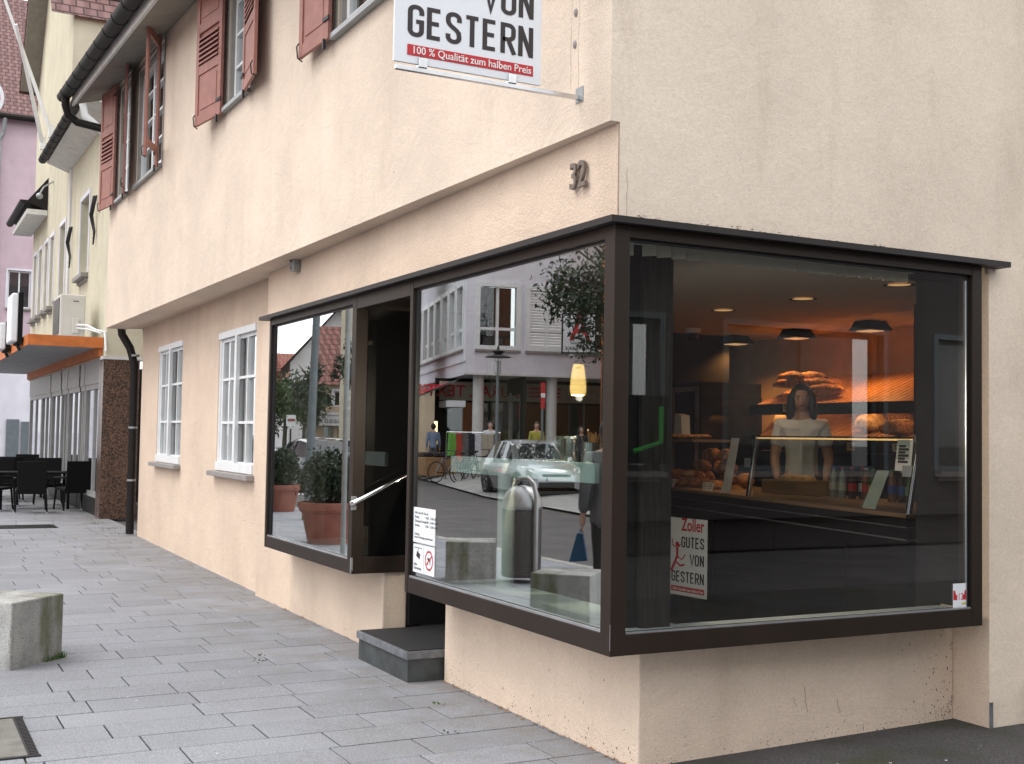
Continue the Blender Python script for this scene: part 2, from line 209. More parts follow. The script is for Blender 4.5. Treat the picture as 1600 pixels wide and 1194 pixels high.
# ------------------------------------------------------------------ helpers
def rootmat(p):
    while p.parent: p = p.parent
    return Matrix.Translation(p.location) @ Matrix.Rotation(p.rotation_euler.z, 4, 'Z')
class MB:
    """Collects shapes; build() links them as ONE mesh object (points given in world space unless the thing is a prototype at the origin)."""
    def __init__(s): s.v = []; s.f = []
    def add(s, vs, fs):
        k = len(s.v); s.v += [Vector(v) for v in vs]; s.f += [tuple(i+k for i in f) for f in fs]; return s
    def hexa(s, c): return s.add(c, [(0, 3, 2, 1), (4, 5, 6, 7), (0, 1, 5, 4), (1, 2, 6, 5), (2, 3, 7, 6), (3, 0, 4, 7)])
    def box(s, x0, x1, y0, y1, z0, z1): return s.hexa([(x0, y0, z0), (x1, y0, z0), (x1, y1, z0), (x0, y1, z0), (x0, y0, z1), (x1, y0, z1), (x1, y1, z1), (x0, y1, z1)])
    def fbox(s, F, u0, u1, n0, n1, z0, z1): return s.hexa([F(u, n, z) for z in (z0, z1) for u, n in ((u0, n0), (u1, n0), (u1, n1), (u0, n1))])
    def obox(s, c, sx, sy, sz, rz=0, tilt=0):
        M = Matrix.Translation(c) @ Matrix.Rotation(rz, 4, 'Z') @ Matrix.Rotation(tilt, 4, 'X')
        return s.hexa([M @ Vector((x*sx/2, y*sy/2, z*sz/2)) for z in (-1, 1) for x, y in ((-1, -1), (1, -1), (1, 1), (-1, 1))])
    def quad(s, a, b, c, d): return s.add([a, b, c, d], [(0, 1, 2, 3)])
    def poly(s, pts): return s.add(pts, [tuple(range(len(pts)))])
    def prism(s, pts, vec):
        n = len(pts); vec = Vector(vec); a = [Vector(p) for p in pts]
        return s.add(a+[p+vec for p in a], [tuple(range(n))[::-1], tuple(range(n, 2*n))]+[(i, (i+1) % n, (i+1) % n+n, i+n) for i in range(n)])
    def tube(s, pts, r, seg=10, cap=True):
        pts = [Vector(p) for p in pts]; rs = r if isinstance(r, (list, tuple)) else [r]*len(pts); k = len(s.v); up = None
        for i, p in enumerate(pts):
            d = (pts[min(i+1, len(pts)-1)]-pts[max(i-1, 0)]).normalized()
            if up is None: up = d.orthogonal().normalized()
            up = (up-d*up.dot(d)).normalized(); w = d.cross(up)
            s.v += [p+(up*math.cos(2*math.pi*j/seg)+w*math.sin(2*math.pi*j/seg))*rs[i] for j in range(seg)]
        for i in range(len(pts)-1):
            for j in range(seg): a = k+i*seg+j; b = k+i*seg+(j+1) % seg; s.f.append((a, b, b+seg, a+seg))
        if cap: s.f.append(tuple(k+j for j in range(seg))[::-1]); s.f.append(tuple(k+(len(pts)-1)*seg+j for j in range(seg)))
        return s
    def lathe(s, prof, c=(0, 0, 0), seg=20, sx=1, sy=1):
        k = len(s.v); c = Vector(c)
        for r, z in prof: s.v += [c+Vector((r*sx*math.cos(2*math.pi*j/seg), r*sy*math.sin(2*math.pi*j/seg), z)) for j in range(seg)]
        for i in range(len(prof)-1):
            for j in range(seg): a = k+i*seg+j; b = k+i*seg+(j+1) % seg; s.f.append((a, b, b+seg, a+seg))
        s.f.append(tuple(k+j for j in range(seg))[::-1]); s.f.append(tuple(k+(len(prof)-1)*seg+j for j in range(seg))); return s
    def ball(s, c, rx, ry, rz, seg=12, rings=8, jit=0, rot=0, fn=None):
        k = len(s.v); c = Vector(c); Rz = Matrix.Rotation(rot, 3, 'Z')
        for i in range(1, rings):
            t = math.pi*i/rings
            for j in range(seg):
                a = 2*math.pi*j/seg; q = Vector((math.sin(t)*math.cos(a), math.sin(t)*math.sin(a), math.cos(t)))
                if jit: q *= 1+jit*noise.noise(q*2.3+c*7)
                if fn: q = fn(q)
                s.v.append(c+Rz @ Vector((q.x*rx, q.y*ry, q.z*rz)))
        top = len(s.v); s.v += [c+Vector((0, 0, rz)), c-Vector((0, 0, rz))]
        for i in range(rings-2):
            for j in range(seg): a = k+i*seg+j; b = k+i*seg+(j+1) % seg; s.f.append((a, a+seg, b+seg, b))
        for j in range(seg): s.f.append((top, k+j, k+(j+1) % seg)); e = k+(rings-2)*seg; s.f.append((top+1, e+(j+1) % seg, e+j))
        return s
    def build(s, name, m, parent=None, smooth=False, bevel=0, local=False):
        me = bpy.data.meshes.new(name); vs = s.v
        if parent is not None and not local:
            Mi = rootmat(parent).inverted(); vs = [Mi @ v for v in vs]
        me.from_pydata([tuple(v) for v in vs], [], s.f); me.validate(); bm = bmesh.new(); bm.from_mesh(me); bmesh.ops.recalc_face_normals(bm, faces=bm.faces)
        if bevel: bmesh.ops.bevel(bm, geom=[e for e in bm.edges if len(e.link_faces) == 2 and e.calc_face_angle(0) > .5], offset=bevel, segments=2, affect='EDGES', profile=.5)
        bm.to_mesh(me); bm.free(); me.materials.append(MATS[m])
        o = bpy.data.objects.new(name, me); S.collection.objects.link(o)
        if smooth:
            me.shade_smooth()
            try: me.set_sharp_from_angle(angle=R(40))
            except Exception: pass
        if parent is not None: o.parent = parent
        return o
def tag(o, label, cat, group=None):
    o['label'] = label; o['category'] = cat
    if group: o['group'] = group
    return o
def thing(name, label, cat, loc=(0, 0, 0), rz=0, group=None):
    o = bpy.data.objects.new(name, None); S.collection.objects.link(o); o.location = loc; o.rotation_euler = (0, 0, rz); o.empty_display_size = .2
    return tag(o, label, cat, group)
def structure(o, kind='structure'): o['kind'] = kind; return o
def dup(root, loc=None, rz=None, label=None, group=None, scale=None):
    def cp(o, par):
        c = o.copy(); S.collection.objects.link(c)
        if par is not None: c.parent = par
        for ch in list(o.children): cp(ch, c)
        return c
    r = cp(root, None)
    if loc is not None: r.location = loc
    if rz is not None: r.rotation_euler = (0, 0, rz)
    if label: r['label'] = label
    if group: r['group'] = group
    if scale: r.scale = scale
    return r
class Frame:
    """Vertical wall frame: u along a->b, n outward (left or right of u), z up."""
    def __init__(s, a, b, side=1):
        s.a = Vector((a[0], a[1], 0)); d = Vector((b[0]-a[0], b[1]-a[1], 0)); s.L = d.length; s.u = d.normalized(); s.n = Vector((-s.u.y, s.u.x, 0))*side
    def __call__(s, u, n, z): return s.a+s.u*u+s.n*n+Vector((0, 0, z))
def wall(F, u0, u1, z0, z1, th, holes=(), caps=True):
    """Front skin, back skin and reveals of a wall with rectangular openings."""
    mb = MB(); us = sorted({u0, u1}|{h[0] for h in holes}|{h[1] for h in holes}); zs = sorted({z0, z1}|{h[2] for h in holes}|{h[3] for h in holes})
    def hole(u, z): return any(h[0] < u < h[1] and h[2] < z < h[3] for h in holes)
    for i in range(len(us)-1):
        for j in range(len(zs)-1):
            a, b, c, d = us[i], us[i+1], zs[j], zs[j+1]
            if hole((a+b)/2, (c+d)/2): continue
            for n in (0, -th): mb.quad(F(a, n, c), F(b, n, c), F(b, n, d), F(a, n, d))
    for a, b, c, d in list(holes)+([(u0, u1, z0, z1)] if caps else []):
        for p, q in (((a, c), (b, c)), ((b, c), (b, d)), ((b, d), (a, d)), ((a, d), (a, c))): mb.quad(F(p[0], 0, p[1]), F(q[0], 0, q[1]), F(q[0], -th, q[1]), F(p[0], -th, p[1]))
    return mb
FONT = None
def text(name, txt, size, org, xd, yd, m, parent, xs=1., off=0., depth=.002, align='LEFT', width=None):
    """Letters as real mesh lying on the plane org + xd, yd (world space)."""
    cu = bpy.data.curves.new(name, 'FONT'); cu.body = txt; cu.size = size; cu.extrude = depth/2; cu.offset = off*size; cu.align_x = align; cu.resolution_u = 3
    o = bpy.data.objects.new(name, cu); S.collection.objects.link(o); dg = bpy.context.evaluated_depsgraph_get(); dg.update()
    me = bpy.data.meshes.new_from_object(o.evaluated_get(dg)); bpy.data.objects.remove(o); bpy.data.curves.remove(cu)
    xd = Vector(xd).normalized(); yd = Vector(yd).normalized(); zd = xd.cross(yd)
    if width:
        w = max(v.co.x for v in me.vertices)-min(v.co.x for v in me.vertices); xs = width/w
    org = Vector(org); pts = [org+xd*v.co.x*xs+yd*v.co.y+zd*v.co.z for v in me.vertices]; fs = [tuple(p.vertices) for p in me.polygons]; bpy.data.meshes.remove(me)
    mb = MB(); mb.add(pts, fs)
    me = bpy.data.meshes.new(name); vs = [rootmat(parent).inverted() @ v for v in mb.v] if parent else mb.v
    me.from_pydata([tuple(v) for v in vs], [], mb.f); me.materials.append(MATS[m]); ob = bpy.data.objects.new(name, me); S.collection.objects.link(ob); ob.parent = parent; return ob
def leaves(mb, c, rx, ry, rz, n, size, rnd, shell=.35, clumps=0, flat=.3):
    """Many small leaf faces through an uneven crown."""
    c = Vector(c); cl = []
    for i in range(clumps):
        d = Vector((rnd.gauss(0, 1), rnd.gauss(0, 1), rnd.gauss(0, .8))).normalized(); cl.append((d*rnd.uniform(.35, .95), rnd.uniform(.22, .45)))
    for i in range(n):
        if cl:
            p, r = rnd.choice(cl); q = p+Vector((rnd.gauss(0, .5), rnd.gauss(0, .5), rnd.gauss(0, .5)))*r
        else:
            q = Vector((rnd.gauss(0, 1), rnd.gauss(0, 1), rnd.gauss(0, 1))).normalized()*(rnd.random()**shell)
            q *= 1+.18*noise.noise(q*3+c)
        p = c+Vector((q.x*rx, q.y*ry, q.z*rz)); a = Vector((rnd.gauss(0, 1), rnd.gauss(0, 1), rnd.gauss(0, .6))).normalized(); b = a.orthogonal().normalized(); b.rotate(Matrix.Rotation(rnd.random()*6.28, 3, a)); s = size*rnd.uniform(.6, 1.3)
        w = a.cross(b); mb.add([p-b*s, p+w*s*.42, p+b*s, p-w*s*.42], [(0, 1, 2, 3)])
    return mb
# ------------------------------------------------------------------ ground
structure(MB().poly([(-400, -300, -.05), (400, -300, -.05), (400, 500, -.05), (-400, 500, -.05)]).build('ground', 'asphalt'))
pv = MB(); rp = random.Random(5); ry = -14.0+.004
while ry < 62:
    x = -4.6-rp.random()*.5; far = ry > 24; rh = .316
    while x < .6:
        w = rp.choice((.60, .60, .60, .58, .64, .45, .75)); a, b = max(x, -4.6), min(x+w, .6); g = .0052; z = rp.uniform(-.0012, .0012); zt = z+rp.uniform(-.0007, .0007)
        if b-a > .06:
            e = .003; o = [(a+g, ry+g, z), (b-g, ry+g, zt), (b-g, ry+rh-g, zt), (a+g, ry+rh-g, z)]; i_ = [(a+g+e, ry+g+e, z+.002), (b-g-e, ry+g+e, zt+.002), (b-g-e, ry+rh-g-e, zt+.002), (a+g+e, ry+rh-g-e, z+.002)]; d_ = [(p[0], p[1], -.02) for p in o]
            pv.add(d_+o+i_, [(8, 9, 10, 11)]+[(4+k, 4+(k+1) % 4, 8+(k+1) % 4, 8+k) for k in range(4)]+([] if far else [(k, (k+1) % 4, 4+(k+1) % 4, 4+k) for k in range(4)]))
        x += w
    ry += rh
structure(pv.build('pavement', 'paving')); structure(MB().poly([(-4.6, -14, -.007), (.6, -14, -.007), (.6, 62, -.007), (-4.6, 62, -.007)]).build('pavement_bed', 'joint_dirt'))
structure(MB().box(-4.75, -4.6, -14, 62, -.05, .004).build('kerb', 'concrete'))
structure(MB().poly([(.33, -5.2, .006), (30, -5.2, .006), (30, 1.2, .006), (.62, 1.2, .006), (.42, .3, .006), (.30, .1, .006)]).build('side_street', 'asphalt_side'))
structure(MB().poly([(-40, 10, .0), (-9.3, 10, .0), (-9.9, 16.5, .0), (-11.0, 23.5, .0), (-14.9, 37.6, .0), (-17, 60, 0), (-40, 60, 0)]).build('far_pavement', 'far_paving'))
structure(MB().poly([(-8.2, 26, -.044), (-5.2, 26, -.044), (-5.2, 26.4, -.044), (-8.2, 26.4, -.044)]).add([(-8.9, 33, -.044), (-5.6, 33, -.044), (-5.6, 33.5, -.044), (-8.9, 33.5, -.044)], [(0, 1, 2, 3)]).build('road_marking', 'white_print'))
# ------------------------------------------------------------------ corner house
house = thing('corner_house', 'cream rendered corner house with overhanging upper floor, red shutters and dark framed shop windows', 'house', (.3, .2, 0))
UA = Frame((0, .05), (-.1, 14.1)); MA = Frame((.33, 6.86), (.42, 13.9)); FA = Frame((.05, .05), (.2, 6.43)); BA = Frame((.29, .19), (.29, 6.86)); FB = Frame((0, .05), (12, .05), -1)
# upper wall, long side (bottom edge rises a little towards the far end)
UW = [(2.75, 3.88, 4.66, 6.05), (6.33, 7.15, 4.86, 6.30), (10.3, 11.95, 4.92, 6.50), (12.55, 13.35, 4.96, 6.60)]
mb = wall(UA, 0, 14.06, 3.10, 7.6, .32, UW)
for v in mb.v:
    if v.z < 3.2: v.z += .0024*(v.y-.05)
mb.build('upper_wall', 'plaster_upper', house)
MB().add([(-.002, .05, 3.10), (-.1, 14.1, 3.134), (.75, 14.1, 3.16), (.45, .05, 3.10)], [(0, 1, 2, 3)]).build('jetty_soffit', 'plaster_lower', house)
# side wall over the shop window and to the right of it
mb = MB(); zz = (0, 2.62, 3.1, 9.5); xx = (.001, .05, 2.56, 12)
def bent(x, z): return FB(x, 0, z) if not (x < .1 and z < 3.05) else FB(.051, 0, z)
for i, j in ((1, 1), (2, 1), (2, 0)): mb.quad(FB(xx[i]+.001*(i == 1), 0, zz[j]), FB(xx[i+1], 0, zz[j]), FB(xx[i+1], 0, zz[j+1]), FB(xx[i]+.001*(i == 1), 0, zz[j+1]))
mb.add([FB(.001, 0, 3.1), FB(.051, 0, 3.1), FB(2.56, 0, 3.1), FB(12, 0, 3.1), FB(12, 0, 9.5), FB(.001, 0, 9.5)], [(0, 1, 2, 3, 4, 5)])
sw_ = mb.build('side_wall', 'plaster_side_lightened', house); b_ = bmesh.new(); b_.from_mesh(sw_.data); bmesh.ops.remove_doubles(b_, verts=b_.verts, dist=.0005); bmesh.ops.recalc_face_normals(b_, faces=b_.faces); b_.to_mesh(sw_.data); b_.free()
MB().add([(2.556, .105, .656), (2.556, .5, .656), (2.556, .5, 2.62), (2.556, .105, 2.62)], [(0, 1, 2, 3)]).build('dark_reveal_sheet', 'interior_dark', house); MB().add([(2.56, .05, -.02), (2.56, .40, -.02), (2.56, .40, 2.62), (2.56, .05, 2.62)], [(0, 1, 2, 3)]).build('side_wall_return', 'plaster_lower', house)  # dark sheet over the plaster return, standing in for indoor shade
# fascia over the shop front
wall(FA, 0.012, 6.383, 2.634, 3.13, .2).build('fascia_wall', 'plaster_lower', house)
# ground floor wall beyond the shop
mb = wall(MA, 0, 7.04, -.05, 3.2, .35, [(.42, 2.06, 1.16, 2.72), (4.06, 5.72, 1.16, 2.78)]); mb.build('ground_floor_wall', 'plaster_lower', house)
MB().fbox(Frame((.27, 5.72), (.27, 6.85)), 0, 1.13, -.3, 0, -.05, 2.66).build('pier', 'plaster_lower', house)
# base walls under the display windows
mb = MB().prism([(.29, .19, -.05), (2.557, .305, -.05), (2.557, .5, -.05), (.55, .5, -.05), (.55, 2.45, -.05), (.29, 2.45, -.05)], (0, 0, .645)); mb.build('base_wall', 'plaster_base', house, bevel=.010)
MB().box(.27, .46, 3.50, 5.725, -.05, .60).build('base_wall', 'plaster_base', house, bevel=.012)
# plinth stone at the right edge and the rusty strip by the pier
MB().box(2.855, 3.9, -.04, .06, 0, .25).build('plinth_stone', 'sill_stone', house, bevel=.01); MB().box(2.555, 2.578, .040, .048, 0, .15).build('edge_strip', 'step_edge', house)
# outer shell that is never seen from the street but keeps the rooms dark
MB().box(11.7, 11.9, .45, 13.9, 0, 9).add([(.7, 14.05, 0), (11.9, 14.05, 0), (11.9, 14.05, 9.5), (-.1, 14.05, 9.5)], [(0, 1, 2, 3)]).build('rear_wall', 'plaster_side_lightened', house)
mb = MB(); mb.quad((-.62, -.4, 6.1), (-.62, 15.0, 6.95), (5.9, 15.0, 12.5), (5.9, -.4, 12.2)); mb.quad((5.9, -.4, 12.2), (5.9, 15.0, 12.5), (12.4, 15, 6.9), (12.4, -.4, 6.4)); mb.build('roof', 'tile_house', house)
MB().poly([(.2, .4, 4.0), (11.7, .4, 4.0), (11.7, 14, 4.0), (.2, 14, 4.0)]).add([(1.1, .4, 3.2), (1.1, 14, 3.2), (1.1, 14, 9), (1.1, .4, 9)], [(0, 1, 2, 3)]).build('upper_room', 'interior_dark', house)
# eaves
ez = lambda y: 5.87+.065*y
mb = MB()
mb.hexa([(-.08, 0, ez(0)), (-.08, 14.9, ez(14.9)), (-.55, 14.9, ez(14.9)-.14), (-.55, 0, ez(0)-.14), (-.08, 0, ez(0)+.05), (-.08, 14.9, ez(14.9)+.05), (-.55, 14.9, ez(14.9)-.05), (-.55, 0, ez(0)-.05)]).build('eaves_soffit', 'soffit', house)
MB().hexa([(-.55, 0, ez(0)-.165), (-.55, 14.95, ez(14.95)-.165), (-.585, 14.95, ez(14.95)-.165), (-.585, 0, ez(0)-.165), (-.55, 0, ez(0)+.06), (-.55, 14.95, ez(14.95)+.06), (-.585, 14.95, ez(14.95)+.06), (-.585, 0, ez(0)+.06)]).build('fascia_board', 'soffit_light', house)
g = MB()
n = 12
def gutter(mb, p0, p1, r, seg=10):
    p0, p1 = Vector(p0), Vector(p1); u = (p1-p0).normalized(); w = Vector((1, 0, 0)); up = w.cross(u)*-1
    if up.z < 0: up = -up
    A = []
    for p in (p0, p1):
        A.append([p+w*r*math.cos(t)+up*r*math.sin(t) for t in [math.pi+math.pi*i/seg for i in range(seg+1)]]+[p+w*r*.92*math.cos(t)+up*r*.92*math.sin(t) for t in [2*math.pi-math.pi*i/seg for i in range(seg+1)]])
    k = len(A[0]); mb.add(A[0]+A[1], [(i, (i+1) % k, (i+1) % k+k, i+k) for i in range(k)]); mb.poly(A[0][:seg+1]); mb.poly(A[1][:seg+1])
gutter(g, (-.69, 0, ez(0)+.02), (-.69, 15.2, ez(15.2)+.02), .10)
for i in range(22):
    y = .4+i*.68; gutter(g, (-.69, y, ez(y)+.02), (-.69, y+.03, ez(y+.03)+.02), .107)
gt = g.build('gutter', 'gutter_brown', house, smooth=True)
MB().tube([(-.69, 14.85, 6.82), (-.69, 14.87, 6.66), (-.64, 14.9, 6.52), (-.5, 14.9, 6.42), (-.2, 14.6, 6.3), (.1, 14.4, 6.15), (.18, 14.3, 5.9), (.18, 14.3, 4.2), (.12, 14.25, 3.4), (.16, 14.2, 3.06), (.27, 14.12, 2.85), (.335, 14.07, 2.6), (.34, 14.07, .02)], .062, 12).build('downpipe', 'gutter_brown', house, smooth=True)
mb = MB()
for z in (2.72, 1.62, .82): MB().lathe([(.068, z), (.068, z+.03)], (.34, 14.07, 0), 12).build('pipe_clip', 'zinc', house)
# ------------------------------------------------------------------ upper windows and shutters
def casement(parent, F, u0, u1, z0, z1, nn, frame='grey_paint', cols=2, rows=2, liner=True, sash='white_paint'):
    """Outer frame plus sash bars and panes of one window, recessed by nn."""
    mb = MB(); t = .055
    if liner:
        for a, b, c, d in ((u0, u0+t, z0, z1), (u1-t, u1, z0, z1), (u0+t, u1-t, z1-t, z1), (u0+t, u1-t, z0, z0+t*.7)): mb.fbox(F, a, b, -nn-.03, -.012, c, d)
    w = mb.build('window', frame, parent)
    u0 += t; u1 -= t; z0 += t; z1 -= t; s = .06; b = MB()
    for a, bb, c, d in ((u0, u0+s, z0, z1), (u1-s, u1, z0, z1), (u0+s, u1-s, z1-s, z1), (u0+s, u1-s, z0, z0+s)): b.fbox(F, a, bb, -nn-.06, -nn, c, d)
    for i in range(1, cols):
        u = u0+(u1-u0)*i/cols; b.fbox(F, u-(.04 if cols == 2 else .014), u+(.04 if cols == 2 else .014), -nn-.055, -nn+.006, z0+s, z1-s)
    for j in range(1, rows):
        z = z0+(z1-z0)*j/rows; b.fbox(F, u0+s, u1-s, -nn-.05, -nn+.003, z-.014, z+.014)
    b.build('sash', sash, w)
    MB().quad(F(u0+s, -nn-.03, z0+s), F(u1-s, -nn-.03, z0+s), F(u1-s, -nn-.03, z1-s), F(u0+s, -nn-.03, z1-s)).build('pane', 'house_glass', w)
    return w
for (a, b, c, d), cc in zip(UW, (2, 2, 2, 2)):
    w = casement(house, UA, a, b, c, d, .05, cols=cc, rows=4)
    MB().fbox(UA, a-.03, b+.03, -.1, .06, c-.045, c-.005).build('sill', 'zinc', w)
    MB().fbox(UA, a+.1, b-.1, -.45, -.44, c, d).build('curtain', 'white_paint', w)
    MB().fbox(UA, a-.06, a-.001, -.01, .006, c, d+.06).fbox(UA, b+.001, b+.06, -.01, .006, c, d+.06).fbox(UA, a, b, -.01, .006, d+.001, d+.06).build('surround', 'grey_paint', w)
def shutter(hu, hz, L, H, ang, left, opened=False):
    """One louvred leaf hinged at wall position hu; ang = opening away from the wall."""
    th = .032; s = 1 if left else -1; ca, sa = math.cos(ang), math.sin(ang); o = UA(hu, .045, hz)
    e = UA.u*s*ca+UA.n*sa; nn = UA.n*ca-UA.u*s*sa
    def P(a, n, z): return o+e*a+nn*n+Vector((0, 0, z))
    def bx(mb, a0, a1, n0, n1, z0, z1): mb.hexa([P(a, n, z) for z in (z0, z1) for a, n in ((a0, n0), (a1, n0), (a1, n1), (a0, n1))])
    mb = MB(); st = .075
    bx(mb, 0, st, 0, th, 0, H); bx(mb, L-st, L, 0, th, 0, H)
    z1, z2, z3, z4 = .10, H*.36, H*.64, H-.10
    for a, b in (((.16, .24), (H*.9-.1, H*.9)) if opened else ((0, z1), (z2-.05, z2+.05), (z3-.05, z3+.05), (z4, H))): bx(mb, st, L-st, .002, th-.002, a, b)
    for a, b in (() if opened else ((z1, z2-.05), (z3+.05, z4))):
        bx(mb, st, L-st, .010, th-.012, a, b); bx(mb, st+.05, L-st-.05, .006, th-.006, a+.05, b-.05)
    leaf = mb.build('shutter', 'shutter_red', house, bevel=.003)
    lv = MB(); k = 0 if opened else 6
    for i in range(k):
        z = z2+.065+(z3-z2-.14)*(i+.5)/k
        if i == 0: bx(lv, st, L-st, .004, .008, z2+.05, z3-.05)
        lv.hexa([P(a, n, z+dz) for dz, in ((-.008,), (.008,)) for a, n in ((st, th+.012), (L-st, th+.012), (L-st, .0), (st, .0))])
        for v in lv.v[-8:]:
            d = (v-P(0, 0, 0)).dot(nn); v.z += (.02-d)*1.1
    if k: lv.build('louvre', 'shutter_red', leaf)
    for z in (.14, H-.16): ir = MB(); bx(ir, -.03, .09, th, th+.012, z, z+.03); ir.build('hinge', 'iron', leaf)
    MB().obox(P(L*.12, th, -.03), .02, .03, .08).build('catch', 'iron', leaf); MB().tube([P(L-.02, th+.006, .12), P(L-.02, th+.022, .09), P(L-.02, th+.012, .0), P(L-.01, .0, -.02)], .006, 6).build('hook', 'iron', leaf)
shutter(7.16, 4.80, .68, 1.60, R(8), True); shutter(6.32, 4.80, .68, 1.60, R(7), False)
shutter(3.89, 4.62, .62, 1.60, R(3), True); shutter(2.74, 4.62, .62, 1.60, R(6), False)
shutter(13.36, 4.90, .66, 1.78, R(8), True); shutter(12.54, 4.90, .66, 1.78, R(10), False); shutter(10.28, 4.86, .66, 1.76, R(24), False, True)
mb = MB()
for y, z in ((7.98, 5.55), (13.95, 5.6)): MB().tube([UA(y, .02, z), UA(y, .10, z-.02), UA(y+.02, .12, z-.2), UA(y+.02, .10, z-.27), UA(y+.04, .12, z-.22)], .004, 5).build('shutter_stay', 'iron', house)
# ground floor casements
for a, b, c, d, cols in ((.42, 2.06, 1.16, 2.72, 4), (4.06, 5.72, 1.16, 2.78, 4)):
    w = casement(house, MA, a, b, c, d, .03, frame='white_paint', cols=cols, rows=3)
    MB().fbox(MA, a+.02, b-.02, -.02, .012, d-.075, d-.002).build('head_rail', 'white_paint', w); MB().fbox(MA, a+.02, b-.02, -.02, .015, c+.005, c+.10).build('foot_rail', 'white_paint', w); MB().fbox(MA, (a+b)/2-.045, (a+b)/2+.045, -.03, .012, c+.101, d-.076).build('mullion', 'white_paint', w)
    MB().fbox(MA, a-.05, b+.08, -.1, .09, c-.06, c-.005).build('sill', 'sill_stone', w, bevel=.006)
    MB().fbox(MA, a+.06, b-.06, -.5, -.49, c, d).build('curtain', 'cloth_beige', w)

# wear on the render: chipped edge over the canopy, specks in the corner by the pier, hairline cracks
rw_ = random.Random(11); mb = MB()
def speck(mb, c, ax, ay, r): 
    k = rw_.randint(5, 7); a0 = rw_.random()*6; mb.poly([c+ax*r*rw_.uniform(.5, 1.3)*math.cos(a0+i*6.283/k)+ay*r*rw_.uniform(.5, 1.3)*math.sin(a0+i*6.283/k) for i in range(k)])
X_, Y_, Z_ = Vector((1, 0, 0)), Vector((0, 1, 0)), Vector((0, 0, 1))
for i in range(40):
    x = .15+1.75*rw_.random()**1.3; speck(mb, Vector((x, .0478, 2.653+abs(rw_.gauss(0, .007)))), X_*3, Z_*.5, rw_.uniform(.0012, .0042))
for i in range(150):
    d = abs(rw_.gauss(0, .16)); x = 2.55-d; z = rw_.uniform(.02, .58) if rw_.random() < .6 else rw_.uniform(.0, .12); yb = .19+(.305-.19)*(x-.29)/(2.557-.29); speck(mb, Vector((x, yb-.0015, z)), X_, Z_*rw_.uniform(.8, 2.2), rw_.uniform(.0012, .0045))
for i in range(150):
    x = rw_.uniform(.32, 2.5); yb = .19+(.305-.19)*(x-.29)/(2.557-.29); speck(mb, Vector((x, yb-.0015, abs(rw_.gauss(0, .05)))), X_, Z_, rw_.uniform(.0012, .004))
for i in range(170):
    y = rw_.uniform(.22, 2.4) if rw_.random() < .7 else rw_.uniform(3.5, 5.6); xb = .2885 if y < 3 else .2685; speck(mb, Vector((xb, y, abs(rw_.gauss(0, .06)) if rw_.random() < .8 else rw_.uniform(.1, .58))), Y_, Z_*rw_.uniform(.8, 2), rw_.uniform(.0012, .004))
for i in range(60):
    speck(mb, UA(rw_.uniform(.2, 13), .0015, rw_.uniform(3.2, 6)), UA.u, Z_*rw_.uniform(1, 3), rw_.uniform(.0012, .004))
mb.build('render_specks', 'dirt_speck', house)['kind'] = 'stuff'
mb = MB()
for u, z0, z1 in ((.30, 3.32, 4.6), (.37, 3.36, 4.7)):
    p = [UA(u+rw_.gauss(0, .004), .0012, z0+(z1-z0)*i/14) for i in range(15)]
    for i in range(14): w_ = UA.u*rw_.uniform(.0012, .003); mb.quad(p[i], p[i]+w_, p[i+1]+w_, p[i+1])
p = [Vector((.092+rw_.gauss(0, .003), .0485, 2.64+.03*i)) for i in range(9)]
for i in range(8): mb.quad(p[i], p[i]+X_*.002, p[i+1]+X_*.002, p[i+1])
p = [Vector((1.75+.004*i, .2, 0)) for i in range(2)]
for (x, z, h) in ((1.38, .16, .14), (1.30, .2, .05), (1.62, .13, .08)):
    yb = .19+(.305-.19)*(x-.29)/(2.557-.29)-.0016; q = [Vector((x+.02*i/6+rw_.gauss(0, .003), yb+.001*i/6, z+h*(1-i/6))) for i in range(7)]
    for i in range(6): mb.quad(q[i], q[i]+X_*.004, q[i+1]+X_*.004, q[i+1])
mb.build('hairline_cracks', 'crack', house)['kind'] = 'stuff'
for u, z in ((.335, 3.56), (.33, 3.72)): MB().ball(UA(u, .002, z), .012, .012, .022, 8, 6).build('old_plug', 'sill_stone', house)
